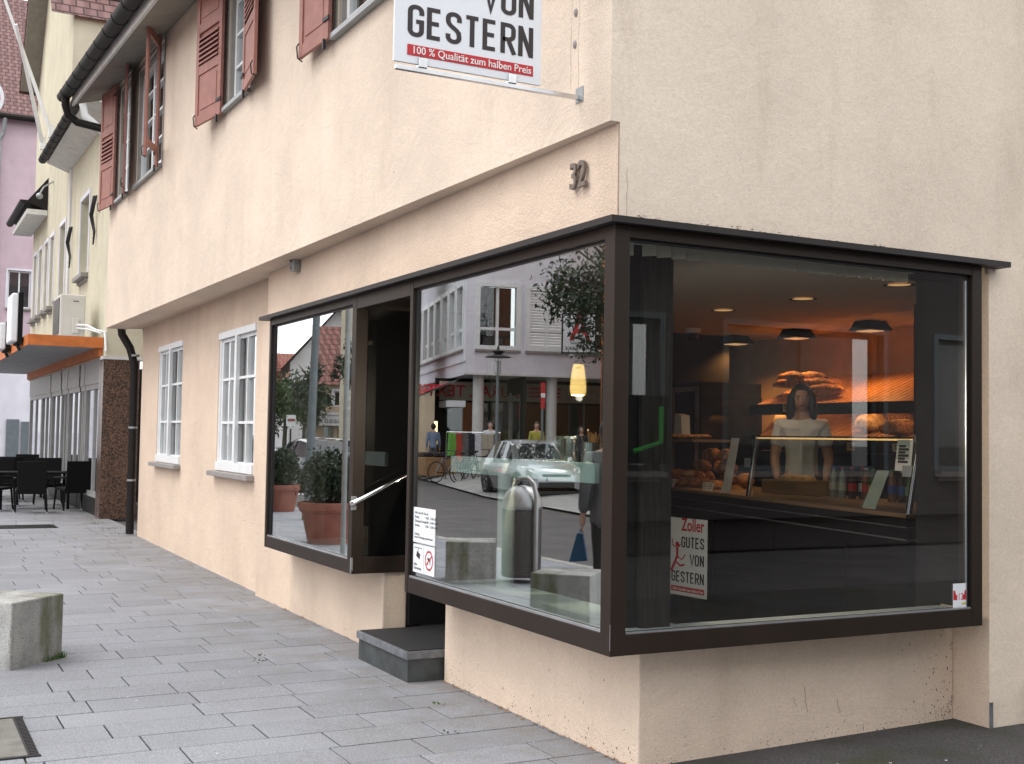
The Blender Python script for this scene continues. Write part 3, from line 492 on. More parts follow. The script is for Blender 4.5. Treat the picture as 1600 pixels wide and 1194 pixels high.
# condensed signwriter's capitals drawn as flat strokes
def _arc(cx, cy, r, a0, a1, n=6): return [(cx+r*math.cos(R(a0+(a1-a0)*i/n)), cy+r*math.sin(R(a0+(a1-a0)*i/n))) for i in range(n+1)]
CW = .36
def _glyph(ch):
    w, r = CW, .17; b, t = 0, 1
    o = _arc(w-r, 1-r, r, 0, 90)+_arc(r, 1-r, r, 90, 180)+_arc(r, r, r, 180, 270)+_arc(w-r, r, r, 270, 360)
    return {'E': [[(w*.95, 1), (0, 1), (0, 0), (w*.95, 0)], [(0, .51), (w*.85, .51)]], 'T': [[(-.02, 1), (w+.02, 1)], [(w/2, 1), (w/2, -.07)]],
        'N': [[(0, -.07), (0, 1.07)], [(w, -.07), (w, 1.07)], [(0.0, 1.04), (w, -.04)]], 'V': [[(-.04, 1.07), (w/2, -.04), (w+.04, 1.07)]], 'O': [o+[o[0]]], 'U': [[(0, 1.07)]+_arc(r, r, r, 180, 270)+_arc(w-r, r, r, 270, 360)+[(w, 1.07)]],
        'G': [[(w, .72)]+_arc(w-r, 1-r, r, 0, 90)+_arc(r, 1-r, r, 90, 180)+_arc(r, r, r, 180, 270)+_arc(w-r, r, r, 270, 360)+[(w, .48), (w*.52, .48)]],
        'S': [[(w, .73)]+_arc(w-r, 1-r, r, 0, 90)+_arc(r, 1-r, r, 90, 180)+[(0, .74), (.02, .66), (.09, .57), (w-.09, .43), (w-.02, .34)]+_arc(w-r, r, r, 0, -90)+_arc(r, r, r, 270, 180)+[(0, .27)]],
        'R': [[(0, -.07), (0, 1)]+_arc(w-r, 1-r, r, 90, 0)+_arc(w-r, .5+r-.03, r, 0, -90)+[(0, .47)], [(w*.5, .47), (w+.03, -.07)]]}[ch]
def capitals(name, txt, org, xd, yd, height, width, m, parent, zoff=0., sw=.155):
    """Bold condensed capitals: every stroke a flat ribbon with mitred bends."""
    xd = Vector(xd).normalized(); yd = Vector(yd).normalized(); zd = xd.cross(yd); org = Vector(org); adv = CW+sw+.085; sc = height/(1+sw); n = len(txt); tot = n*adv-.085; kx = width/(tot*sc); mb = MB(); lay = 0
    for i, ch in enumerate(txt):
        for pl in _glyph(ch):
            L_ = []; R_ = []; lay += 1
            for j, p in enumerate(pl):
                p = Vector(p); d0 = (p-Vector(pl[j-1])).normalized() if j else None; d1 = (Vector(pl[j+1])-p).normalized() if j < len(pl)-1 else None
                if pl[0] == pl[-1] and j in (0, len(pl)-1): d0 = (p-Vector(pl[-2])).normalized(); d1 = (Vector(pl[1])-p).normalized()
                d = ((d0 or d1)+(d1 or d0)).normalized(); nn = Vector((-d.y, d.x)); c = max(.45, nn.dot(Vector((-(d1 or d0).y, (d1 or d0).x)))); q = nn*(sw/2/c); L_.append(p+q); R_.append(p-q)
            def W_(q): return org+xd*((q.x+sw/2+i*adv)*sc*kx)+yd*((q.y+sw/2)*sc)+zd*(zoff+.00025*(lay % 3))
            for j in range(len(pl)-1): mb.quad(W_(L_[j]), W_(R_[j]), W_(R_[j+1]), W_(L_[j+1]))
    return mb.build(name, m, parent)
# ------------------------------------------------------------------ shop front
ZB, ZG, ZT, ZC = .592, .69, 2.5425, 2.60
def part(name, m, *bx, bevel=.004, parent=house):
    mb = MB()
    for b in bx: mb.box(*b)
    return mb.build(name, m, parent, bevel=bevel)
bayf = part('display_frame', 'frame_brown', (0, .085, 0, .088, ZB, ZC), (.002, .085, .0885, 2.404, ZB, ZG), (.002, .085, .0885, 2.404, ZT, ZC), (0, .10, 2.4045, 2.4506, ZB, ZC),
            (.0855, 2.372, .002, .085, ZB, ZG), (.0855, 2.372, .002, .085, ZT, ZC), (2.3725, 2.447, 0, .10, ZB, ZC), bevel=.003)
part('gasket', 'gasket', (.022, .04, .088, .10, ZG, ZT), (.022, .04, .088, 2.404, ZT-.014, ZT), (.022, .04, 2.386, 2.404, ZG, ZT), (.022, .04, .1, 2.386, ZG, ZG+.006),
     (.085, .095, .022, .04, ZG, ZT), (.0855, 2.372, .022, .04, ZT-.014, ZT), (2.352, 2.372, .022, .04, ZG, ZT), (.1, 2.36, .022, .04, ZG, ZG+.006), bevel=0, parent=bayf)
part('bead', 'bead', (.008, .02, .092, 2.398, ZG+.0005, ZG+.012), (.092, 2.36, .006, .02, ZG+.0005, ZG+.008), (2.346, 2.352, .024, .03, ZG+.02, ZT-.03), bevel=0, parent=bayf)
part('corner_scratch', 'bead', (-.0012, .0005, -.0012, .0008, .62, .74), bevel=0, parent=bayf)
MB().box(.030, .034, .09, 2.402, ZG+.002, ZT-.002).build('window_pane', 'display_glass', house)
MB().box(.09, 2.37, .030, .034, ZG+.002, ZT-.002).build('window_pane', 'side_glass', house)
y0, y1 = 3.446, 5.658
boxf = part('display_frame', 'frame_brown', (0, .09, y0, y0+.085, ZB, ZC), (0, .09, y1-.05, y1, ZB, ZC), (.002, .088, y0+.0855, y1-.0505, ZB, ZG), (.002, .088, y0+.0855, y1-.0505, ZT, ZC),
            (.0905, 1.5, y0+.004, y0+.075, ZB, ZG+.02), (.0905, 1.5, y0+.004, y0+.075, ZT-.03, ZC), (1.42, 1.5, y0+.003, y0+.076, ZG+.02, ZT-.03), (.0, .002, y0-.03, y0, .6, .62), bevel=.003)
part('gasket', 'gasket', (.022, .04, y0+.085, y0+.1, ZG, ZT), (.022, .04, y0+.085, y1-.05, ZT-.014, ZT), (.022, .04, y1-.075, y1-.05, ZG, ZT), bevel=0, parent=boxf)
part('bead', 'bead', (.008, .02, y0+.09, y1-.055, ZG+.0005, ZG+.012), (-.003, .012, y0-.003, y0+.012, ZB+.005, .71), bevel=0, parent=boxf)
MB().box(.030, .034, y0+.088, y1-.052, ZG+.002, ZT-.002).build('window_pane', 'display_glass', house)
MB().box(.037, 1.42, y0+.03, y0+.034, ZG+.02, ZT-.03).build('window_pane', 'side_glass', house); MB().box(.106, .176, y0+.036, y0+.07, ZG+.021, ZT-.031).build('grey_mullion', 'counter_black', house); MB().box(.177, 1.42, y0+.045, y0+.06, ZG+.021, ZT-.031).build('dark_panel', 'interior_black', house)
part('entrance_header', 'frame_brown', (.001, .08, 2.4515, 3.445, 2.50, ZC), (.081, 1.5, 2.4515, 3.445, 2.535, ZC))
canf = MB().add([(-.05, -.05, 2.601), (2.624, -.05, 2.601), (2.624, .047, 2.601), (.052, .047, 2.601), (.18, 5.84, 2.601), (-.05, 5.84, 2.601), (-.05, -.05, 2.632), (2.624, -.05, 2.632), (2.624, .047, 2.632), (.052, .047, 2.632), (.18, 5.84, 2.632), (-.05, 5.84, 2.632)],
    [(0, 1, 2, 3), (0, 3, 4, 5), (6, 7, 8, 9), (6, 9, 10, 11), (0, 1, 7, 6), (1, 2, 8, 7), (2, 3, 9, 8), (3, 4, 10, 9), (4, 5, 11, 10), (5, 0, 6, 11)]).build('canopy_strip', 'canopy_brown', house)
MB().box(.09, .45, 5.66, 5.72, ZB, 2.60).build('box_side_wall', 'plaster_lower', house)
# entrance: side pier, dark door, step
MB().box(.462, 1.45, 3.452, 3.52, .2, ZB-.001).build('entrance_side_panel', 'interior_black', house)
MB().box(1.48, 1.55, 2.45, 3.45, .2, 2.54).build('entrance_door', 'interior_black', house); MB().box(.56, 1.48, 2.38, 2.44, .2, 2.55).build('entrance_jamb', 'interior_black', house)
st = thing('door_step', 'low grey stone step with a black mat on top in front of the shop entrance', 'step', (.1, 2.9, 0))
MB().box(.045, .6, 2.475, 3.37, -.05, .148).build('riser', 'step_stone', st); MB().box(.03, .62, 2.462, 3.385, .149, .20).build('tread', 'step_edge', st, bevel=.004); MB().box(.052, 1.45, 2.485, 3.36, .2005, .206).build('mat', 'mat_black', st)
MB().box(.6, 1.5, 2.46, 3.45, -.05, .198).build('threshold', 'interior_dark', house)
hr = thing('handrail', 'polished steel handrail sloping up into the shop entrance', 'handrail', (0, 3.4, 1.1))
MB().tube([(.0, 3.44, 1.10), (-.012, 3.41, 1.10), (-.005, 3.385, 1.108), (.03, 3.375, 1.125), (.4, 3.375, 1.305), (1.0, 3.375, 1.60)], .021, 14).build('rail', 'chrome', hr, smooth=True)
MB().box(-.012, .03, 3.436, 3.4455, 1.05, 1.15).build('wall_plate', 'zinc', hr, bevel=.003); MB().box(.9, .94, 3.37, 3.445, 1.54, 1.57).build('bracket', 'zinc', hr)
# ------------------------------------------------------------------ writing on the shop front
sg = thing('hanging_shop_sign', 'large white hanging sign reading VON GESTERN over a red strip, on the house corner', 'sign', (-.6, .33, 3.3))
MB().box(-.995, -.227, .330, .342, 3.302, 4.42).build('sign_panel', 'sign_white', sg, bevel=.002)
sx = (1, 0, 0); sz = (0, 0, 1); yf = .3285
capitals('lettering', 'GESTERN', (-.93, yf, 3.428), sx, sz, .150, .657, 'black_print', sg); capitals('lettering', 'VON', (-.547, yf, 3.617), sx, sz, .150, .274, 'black_print', sg); capitals('lettering', 'GUTES', (-.741, yf, 3.806), sx, sz, .150, .468, 'black_print', sg); text('lettering', 'Zoller', .22, (-.71, yf, 4.02), sx, sz, 'red_print', sg, width=.437, off=.014)
MB().box(-.929, -.272, .3275, .3299, 3.340, 3.390).build('red_strip', 'red_print', sg)
text('lettering', '100 % Qualität zum halben Preis', .05, (-.908, .3262, 3.350), sx, sz, 'white_print', sg, width=.615, off=.006)
for x in (-.852, -.385): MB().box(x-.022, x+.022, .320, .350, 3.288, 3.334).build('clamp', 'steel', sg, bevel=.003)
MB().box(-.985, .0, .325, .347, 3.266, 3.288).build('rod', 'steel', sg, bevel=.002); MB().box(-.006, .012, .30, .37, 3.255, 3.33).build('wall_plate', 'zinc', sg)
nb = thing('house_number', 'dark metal house number 32 on the render above the shop window', 'house number', (.05, .4, 2.85))
xd = -FA.u
o32 = text('number', '32', .185, FA(.437, .022, 2.848), xd, sz, 'number_metal', nb, width=.155, off=.014, depth=.018)
jb = thing('junction_box', 'small grey junction box under the overhang of the house', 'junction box', (.15, 5.4, 3.02))
MB().fbox(FA, 5.30, 5.42, .002, .07, 3.015, 3.125).build('casing', 'zinc', jb, bevel=.008); MB().tube([FA(5.36, .03, 3.12), FA(5.36, .03, 3.16)], .008, 6).build('conduit', 'zinc', jb)
for z in (3.04, 3.10): MB().obox(FA(5.36, .073, z), .02, .02, .02).build('screw', 'grey_paint', jb)
yx = (0, -1, 0)
st1 = thing('opening_hours_notice', 'white notice with opening hours stuck inside the display window beside the door', 'notice', (.026, 2.2, .92))
MB().box(.0262, .0285, 2.05, 2.383, .919, 1.134).build('sheet', 'sign_white', st1); MB().box(.0258, .0261, 2.046, 2.387, .915, 1.138).build('border', 'white_print', st1).location.x += .0028
for t, z, a in (('Wir sind für Sie da:', 1.098, 2.36), ('Montag', 1.072, 2.36), ('Dienstag-Freitag', 1.046, 2.36), ('Samstag', 1.020, 2.36), ('9.00 - 13.00 Uhr', 1.072, 2.19), ('8.00 - 18.00 Uhr', 1.046, 2.19), ('8.00 - 13.00 Uhr', 1.020, 2.19), ('Sonntag', .965, 2.36), ('und an Feiertagen geschlossen', .945, 2.36)):
    text('lettering', t, .021, (.0255, a, z), yx, sz, 'black_print', st1, width=min(.28, .0105*len(t)), depth=.0006)
def ring(c, r0, r1, ax, ay, seg=28):
    mb = MB(); c = Vector(c); ax = Vector(ax); ay = Vector(ay)
    P = [[c+ax*r*math.cos(2*math.pi*i/seg)+ay*r*math.sin(2*math.pi*i/seg) for i in range(seg)] for r in (r0, r1)]
    return mb.add(P[0]+P[1], [(i, (i+1) % seg, (i+1) % seg+seg, i+seg) for i in range(seg)])
st2 = thing('video_notice', 'small white camera surveillance notice under the opening hours', 'notice', (.026, 2.29, .73))
MB().box(.0262, .0285, 2.215, 2.378, .728, .906).build('sheet', 'sign_white', st2)
MB().box(.0255, .026, 2.24, 2.36, .882, .886).box(.0255, .026, 2.295, 2.301, .85, .882).obox((.0257, 2.296, .838), .0005, .055, .034, 0, R(20)).build('camera_mark', 'black_print', st2)
text('lettering', 'Video-', .024, (.0255, 2.362, .772), yx, sz, 'black_print', st2, width=.05, depth=.0006); text('lettering', 'Überwachung', .024, (.0255, 2.362, .748), yx, sz, 'black_print', st2, width=.115, depth=.0006)
st3 = thing('no_dogs_notice', 'small white notice with a red no dogs circle on the window beside the door', 'notice', (.026, 2.12, .73))
MB().box(.0262, .0285, 2.046, 2.209, .728, .906).build('sheet', 'sign_white', st3)
mb = ring((.0254, 2.127, .818), .050, .062, (0, 1, 0), (0, 0, 1)); mb.quad((.0254, 2.165, .785), (.0254, 2.173, .793), (.0254, 2.09, .853), (.0254, 2.082, .845)); mb.build('red_circle', 'red_print', st3)
MB().poly([(.0256, 2.157, .825), (.0256, 2.15, .838), (.0256, 2.14, .835), (.0256, 2.112, .832), (.0256, 2.098, .846), (.0256, 2.104, .826), (.0256, 2.108, .79), (.0256, 2.114, .79), (.0256, 2.118, .815), (.0256, 2.136, .815), (.0256, 2.14, .79), (.0256, 2.146, .79), (.0256, 2.145, .825)]).build('dog_mark', 'black_print', st3)
st4 = thing('number_sticker', 'red and white football shirt sticker with a 12 low on the side window', 'sticker', (2.3, .026, .69))
MB().box(2.248, 2.350, .0262, .0285, .697, .828).build('sheet', 'sign_white', st4); MB().box(2.248, 2.350, .0257, .026, .738, .790).build('red_band', 'red_print', st4)
MB().poly([(2.262, .0253, .792), (2.277, .0253, .800), (2.321, .0253, .800), (2.336, .0253, .792), (2.330, .0253, .765), (2.320, .0253, .768), (2.320, .0253, .705), (2.278, .0253, .705), (2.278, .0253, .768), (2.268, .0253, .765)]).build('shirt_mark', 'sign_white', st4)
text('lettering', '12', .055, (2.281, .0249, .738), sx, sz, 'red_print', st4, width=.034, depth=.0004); MB().obox((2.328, .0251, .717), .032, .0004, .010).build('yellow_mark', 'label_yellow', st4)
0 and text('lettering', 'VFB 12', .010, (2.281, .0249, .794), sx, sz, 'red_print', st4, width=.03, depth=.0004)
# ------------------------------------------------------------------ shop interior
part('interior_floor', 'floor_tile', (.55, 5.9, .5, 7.5, .12, .199), bevel=0)
part('interior_ceiling', 'ceiling_paint', (.45, 6.0, .40, 7.6, 2.75, 2.9), bevel=0)
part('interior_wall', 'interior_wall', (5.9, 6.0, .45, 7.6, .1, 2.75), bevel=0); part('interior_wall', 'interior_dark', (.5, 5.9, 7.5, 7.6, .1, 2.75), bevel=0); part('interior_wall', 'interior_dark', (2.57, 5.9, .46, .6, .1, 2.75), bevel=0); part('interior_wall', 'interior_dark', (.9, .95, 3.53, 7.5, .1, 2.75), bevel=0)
part('display_ledge', 'ledge', (.09, .62, .09, 2.38, .60, .655), (.6205, 2.50, .09, .36, .60, .655), bevel=0); part('display_ledge', 'ledge', (.09, .7, 3.54, 5.65, .60, .655), bevel=0)
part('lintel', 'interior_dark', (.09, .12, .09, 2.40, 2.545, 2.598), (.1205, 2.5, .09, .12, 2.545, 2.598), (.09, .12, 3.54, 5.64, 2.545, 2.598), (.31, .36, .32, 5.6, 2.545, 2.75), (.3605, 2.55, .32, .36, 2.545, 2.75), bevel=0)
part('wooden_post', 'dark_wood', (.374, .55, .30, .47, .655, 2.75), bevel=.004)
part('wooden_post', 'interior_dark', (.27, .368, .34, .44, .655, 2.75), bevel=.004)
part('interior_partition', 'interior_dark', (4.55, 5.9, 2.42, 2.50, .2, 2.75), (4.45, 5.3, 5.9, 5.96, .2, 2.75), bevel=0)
mb = MB(); N = 20
bl = thing('pleated_blind', 'cream pleated blind gathered under the top of the display windows', 'blind', (.2, .2, 2.6))
for i in range(N):
    x0 = .32+i*.09; a, b, c = (x0, .25, 2.60), (x0+.045, .19, 2.60), (x0+.09, .25, 2.60)
    for p, q in ((a, b), (b, c)): mb.quad(p, q, (q[0], q[1], 2.505), (p[0], p[1], 2.505))
mb.build('side_pleats', 'blind', bl)
mb = MB()
for i in range(17):
    y = .22+i*.085
    for p, q in (((.25, y), (.19, y+.0425)), ((.19, y+.0425), (.25, y+.085))): mb.quad((p[0], p[1], 2.59), (q[0], q[1], 2.59), (q[0], q[1], 2.50), (p[0], p[1], 2.50))
mb.build('front_pleats', 'blind', bl)
MB().box(.30, 2.2, .26, .30, 2.57, 2.61).box(.26, .30, .2, 1.7, 2.57, 2.61).build('headrail', 'white_paint', bl)
# bar shelf behind the street window
bt = thing('glass_bar_table', 'white legged bar table with a thick crackled glass edge behind the street window', 'table', (.6, 1.9, .655))
MB().box(.50, .53, .96, 2.86, 1.345, 1.457).build('edge_panel', 'crackle_glass', bt, bevel=.003); MB().box(.531, .80, .96, 2.86, 1.43, 1.455).build('top', 'counter_glass', bt)
MB().lathe([(.055, .656), (.055, 1.428)], (.50, 2.015, 0), 24).build('leg', 'leg_white', bt, smooth=True)
for (y, h, r, lab) in ((1.19, .115, .062, 'wide steel cup of wooden stirrers on the bar table'),):
    c = thing('stirrer_cup', lab, 'cup', (.62, y, 1.456))
    MB().lathe([(r, 0), (r, h), (r-.003, h), (r-.003, .02)], (0, 0, 0), 20).build('cup', 'cup_steel', c, smooth=True, local=True)
    mb = MB()
    for k in range(16):
        a = RND.random()*6.28; q = RND.uniform(.01, .05); mb.tube([(q*.5*math.cos(a), q*.5*math.sin(a), .03), (q*1.5*math.cos(a), q*1.5*math.sin(a), RND.uniform(.155, .19))], .0035, 5)
    mb.build('stirrer', 'straw', c, local=True)
c = thing('sugar_shaker', 'steel sugar pot standing between stirrers and napkin holder', 'pot', (.62, 1.42, 1.456)); MB().lathe([(.04, 0), (.045, .05), (.045, .12)], (0, 0, 0), 18).build('pot', 'cup_steel', c, smooth=True, local=True); MB().lathe([(.047, .121), (.047, .135), (.01, .15)], (0, 0, 0), 18).build('lid', 'steel', c, local=True)
c = thing('napkin_holder', 'curved clear napkin holder standing on the bar table', 'napkin holder', (.62, 1.62, 1.456))
MB().prism([(0, -.11, 0), (0, .12, 0), (0, .12, .12), (0, .06, .17), (0, -.02, .19), (0, -.11, .19)], (.006, 0, 0)).build('front_plate', 'display_glass', c, local=True); MB().box(.05, .09, -.10, .10, .004, .15).build('napkins', 'paper', c, local=True); MB().box(0, .1, -.11, .12, 0, .004).build('base', 'steel', c, local=True)
pl = thing('pendant_lamp', 'lit orange glass pendant lamp with a tapered shade above the bar table', 'lamp', (.75, 1.46, 2.0))
MB().lathe([(.030, 2.035), (.036, 2.01), (.044, 1.95), (.048, 1.90), (.047, 1.875), (.042, 1.85)], (.66, 1.42, 0), 24).build('shade', 'lamp_glow', pl, smooth=True); MB().tube([(.66, 1.42, 2.04), (.66, 1.42, 2.75)], .004, 6).build('cable', 'gasket', pl)
l = bpy.data.lights.new('lamp_light', 'POINT'); l.energy = 26; l.color = (1, .84, .64); l.shadow_soft_size = .02; lo = bpy.data.objects.new('lamp_light', l); S.collection.objects.link(lo); lo.location = (.66, 1.42, 1.835)
# posters
def poster(name, lab, F, u0, n, z0, w, side='n'):
    t = thing(name, lab, 'poster', tuple(F(u0, n, z0))); h = w*1.41; X = -F.u
    MB().fbox(F, u0, u0+w, n-.004, n, z0, z0+h).build('sheet', 'sign_white', t); P = lambda a, b: F(u0+w-a*w, n+.002, z0+b*h)
    text('lettering', 'Zoller', .15*w/.6*1.3, P(.33, .84), X, sz, 'red_print', t, width=w*.60, off=.014); capitals('lettering', 'GUTES', P(.33, .62), X, sz, w*.20, w*.60, 'black_print', t); capitals('lettering', 'VON', P(.56, .40), X, sz, w*.20, w*.37, 'black_print', t); capitals('lettering', 'GESTERN', P(.07, .17), X, sz, w*.20, w*.86, 'black_print', t)
    MB().fbox(F, u0+.06*w, u0+.94*w, n+.0005, n+.0015, z0+.045*h, z0+.115*h).build('red_strip', 'red_print', t); text('lettering', '100 % Qualität zum halben Preis', .04*w/.6, F(u0+.90*w, n+.003, z0+.062*h), X, sz, 'white_print', t, width=w*.8)
    mb = MB(); Q = lambda a, b: F(u0+w-a*w, n+.0022, z0+b*h)
    for pts, r in ((((.06, .30), (.16, .42), (.22, .50), (.22, .60)), .03), (((.22, .50), (.34, .46), (.44, .53)), .014), (((.22, .60), (.10, .64), (.08, .72)), .014), (((.22, .60), (.31, .66)), .014), (((.16, .44), (.30, .38), (.42, .40)), .018)):
        mb.tube([Q(a, b) for a, b in pts], r*w, 6)
    mb.add([Q(.22+.05*math.cos(i*.5236), .655+.035*math.sin(i*.5236)) for i in range(12)], [tuple(range(12))])
    for v in mb.v:
        d = (v-F(0, n+.0022, 0)).dot(F.n); v -= F.n*d*.97
    mb.build('dancer_mark', 'red_print', t); return t
CF = Frame((2.70, .61), (3.5, 4.47))
PB = Frame((2.646, 2.765), (2.598, 3.175)); cp = poster('counter_poster', 'white poster board reading Zoller GUTES VON GESTERN standing before the bakery counter', PB, 0, .004, .37, .43); MB().fbox(PB, .0, .43, -.012, -.001, .37, .976).build('board', 'interior_black', cp); MB().fbox(PB, .06, .09, -.02, .10, .2, .369).fbox(PB, .34, .37, -.02, .10, .2, .369).build('foot', 'iron', cp)
PF = Frame((.45, 3.9), (-.55, 3.9)); poster('entrance_poster', 'white poster half hidden inside the glass beside the entrance', PF, -.05, .003, 1.78, .42)
# bakery counter
ct = thing('bakery_counter', 'long black bakery counter with glass front and wooden deck', 'counter', (3.2, 2.5, .2))
mb = MB()
for a, b in ((.22, .925), (.94, 1.945), (1.96, 3.02), (3.035, 4.1), (4.115, 5.3)): mb.fbox(CF, a, b, -.05, 0, .2, .98)
mb.build('front_panel', 'counter_black', ct)
MB().fbox(CF, .23, 5.3, -.06, -.02, .2, .98).build('panel_joint', 'bead', ct)
MB().fbox(CF, .22, 5.3, -.06, .02, .981, .99).fbox(CF, .22, 5.3, -.06, .02, 1.062, 1.07).build('trim', 'bead', ct); MB().fbox(CF, .2, 5.3, -.06, .018, .991, 1.061).fbox(CF, .2, 5.3, -.06, .03, 1.071, 1.125).build('rail', 'counter_black', ct)
MB().fbox(CF, .2, 5.3, -1.0, .034, 1.126, 1.15).build('deck', 'deck', ct); MB().fbox(CF, .2, .24, -1.0, -.06, .2, 1.12).fbox(CF, 5.26, 5.3, -1.0, -.06, .2, 1.12).build('end_panel', 'counter_black', ct)
for u in (.17, 2.33):
    MB().tube([CF(u+.05, .0, 1.15), CF(u-.02, -.03, 1.60)], .022, 12).build('glass_post', 'chrome', ct, smooth=True)
    MB().obox(CF(u-.02, -.03, 1.625), .045, .045, .05).build('post_cap', 'steel', ct); MB().obox(CF(u+.05, -.005, 1.42), .03, .09, .07).build('clamp', 'zinc', ct)
MB().fbox(CF, .22, 2.32, -.012, -.004, 1.15, 1.625).build('front_glass', 'counter_glass', ct); MB().fbox(CF, .2, 2.36, -.42, .0, 1.626, 1.636).build('top_glass', 'smoked_glass', ct)
MB().fbox(CF, .25, 2.28, -.05, -.03, 1.612, 1.624).build('display_strip', 'display_strip', ct); MB().fbox(CF, 3.5, 5.2, -.45, -.02, 1.575, 1.60).build('tray_shelf', 'deck', ct); MB().fbox(CF, 5.17, 5.2, -.45, -.02, 1.15, 1.575).build('shelf_side', 'interior_black', ct)
# papers and tags on the counter
def card(lab, u, n, z, w, h, lean, name='price_card', m='paper', cat='price tag', lines=3, group=None):
    t = thing(name, lab, cat, tuple(CF(u, n, z)), group=group); o = CF(u, n, z); up = Vector((0, 0, 1))*math.cos(lean)-CF.n*math.sin(lean)+CF.u*(-.0); X = -CF.u
    MB().prism([o-X*w/2, o+X*w/2, o+X*w/2+up*h, o-X*w/2+up*h], CF.n*-.002).build('card', m, t); mb = MB()
    for i in range(lines):
        b = o+CF.n*.002+up*h*(.75-.5*i/max(1, lines-1)); mb.quad(b-X*w*.35, b+X*w*(.1+.2*(i % 2)), b+X*w*(.1+.2*(i % 2))+up*h*.08, b-X*w*.35+up*h*.08)
    mb.build('print_lines', 'black_print', t); return t
card('white price list sheet hanging on the counter glass next to the end post', .28, .004, 1.42, .17, .20, R(6), 'price_list', cat='price list', lines=6)
for u, h, lab in ((.62, .26, 'long white slanted card between the bottles and the end post'), (2.75, .46, 'tall grey slanted card left of the chrome counter post')):
    t = thing('slanted_card', lab, 'card', tuple(CF(u, 0, 1.16))); o = CF(u, -.02, 1.155); MB().prism([o, o+CF.u*.16, o+CF.u*-.02+Vector((0, 0, h)), o+CF.u*-.16+Vector((0, 0, h))], CF.n*-.003).build('card', 'paper', t)
for u, lab in ((3.95, 'price tag by the heaped rolls nearest the wooden post'), (3.25, 'left of two price tags side by side before the rolls'), (3.14, 'right of two price tags side by side before the rolls'), (2.88, 'price tag standing alone by the slanted grey card')): card(lab, u, -.02, 1.152, .10, .075, R(15))
# breads on the counter
def rollmesh(nm, m, rx, ry, rz, jit=.25):
    return MB().ball((RND.random(), RND.random(), 0), 0, 0, 0)
def bread(name, lab, loc, dims, m='bread', rz=0, jit=.22, group=None, slash=3):
    t = thing(name, lab, 'bread', loc, rz, group); a, b, c = dims
    o = MB().ball((0, 0, c*.62), a, b, c, 16, 10, jit, 0, lambda q: Vector((q.x*(1-.25*q.x*q.x), q.y, q.z if q.z > 0 else q.z*.62))); off = RND.random()*20
    for v in o.v: v += v.normalized()*.06*min(dims)*noise.noise(v*24+Vector((off, 0, 0)))*2
    o.build('crust', m, t, smooth=True, local=True)
    mb = MB()
    for k in range(slash):
        x = a*(-.5+1.0*k/max(1, slash-1)) if slash > 1 else 0; mb.ball((x, 0, c*1.55), a*.10, b*.55, c*.10, 8, 6, 0, .5)
    if slash: mb.build('slash', 'bread_pale', t, smooth=True, local=True)
    return t
for k in range(13):
    u = 3.62+.10*k+RND.uniform(-.03, .03); n = -.55+RND.uniform(-.14, .14); up = .0 if k > 9 else .11*(k % 3)
    bread('seeded_roll', 'round seeded roll heaped on the counter deck behind the price tags', tuple(CF(u, n, 1.17+up)), (.105, .095, .075), ('bread', 'bread_dark')[k % 2], RND.random()*3, group='rolls heaped on the counter', slash=0)
for k in range(4): bread('flat_roll', 'flat golden roll lying in front of the heap near the wooden post', tuple(CF(4.3+.16*k, -.20-.03*(k % 2), 1.15)), (.085, .06, .035), 'bread', RND.random(), group='flat rolls near the post', slash=2)
bread('cheese_slice', 'square golden pastry on the edge of the heap of rolls', tuple(CF(4.15, -.3, 1.24)), (.09, .06, .04), 'bread_pale', .4, slash=0)
bk = thing('bread_basket', 'long wicker basket with pale rolls behind the counter glass', 'basket', tuple(CF(2.6, -.62, 1.15)))
mb = MB(); a, b = CF(1.55, -.8, 1.15), CF(2.28, -.42, 1.15)
MB().fbox(CF, 2.36, 2.95, -.82, -.80, 1.151, 1.27).fbox(CF, 2.36, 2.95, -.44, -.42, 1.151, 1.27).fbox(CF, 2.36, 2.38, -.8, -.44, 1.151, 1.27).fbox(CF, 2.93, 2.95, -.8, -.44, 1.151, 1.27).build('basket', 'basket', bk)
for u in (2.5, 2.65, 2.8): bread('pale_roll', 'pale plain roll showing over the rim of the wicker basket', tuple(CF(u, -.6, 1.22)), (.09, .075, .06), 'bread_pale', .3, group='pale rolls in the wicker basket', slash=1)
tr = thing('wooden_tray', 'thin pale wooden tray lying beside the wicker basket', 'tray', tuple(CF(1.3, -.4, 1.15))); MB().fbox(CF, 1.95, 2.3, -.40, -.16, 1.151, 1.162).build('board', 'bread_pale', tr); MB().fbox(CF, 1.95, 2.3, -.40, -.38, 1.163, 1.176).build('rim', 'deck', tr)
bg_ = thing('baking_tray', 'flat tray of golden pastries on the upper shelf near the post', 'tray', tuple(CF(3.9, -.2, 1.60))); MB().fbox(CF, 3.55, 4.9, -.42, -.05, 1.601, 1.61).build('tray', 'interior_dark', bg_); m_ = MB(); [m_.ball(CF(3.62+.13*k, -.2, 1.625), .06, .05, .022, 10, 6, .2) for k in range(7)]; m_.build('pastry', 'bread', bg_, smooth=True)
pb = thing('paper_bag', 'upright grey paper bag standing on the shelf behind the post', 'bag', tuple(CF(4.35, -.25, 1.60))); o = CF(4.35, -.3, 1.61); MB().prism([o, o+CF.u*.2, o+CF.u*.17+Vector((0, 0, .24)), o+CF.u*.03+Vector((0, 0, .22))], CF.n*-.09).build('bag', 'paper', pb)
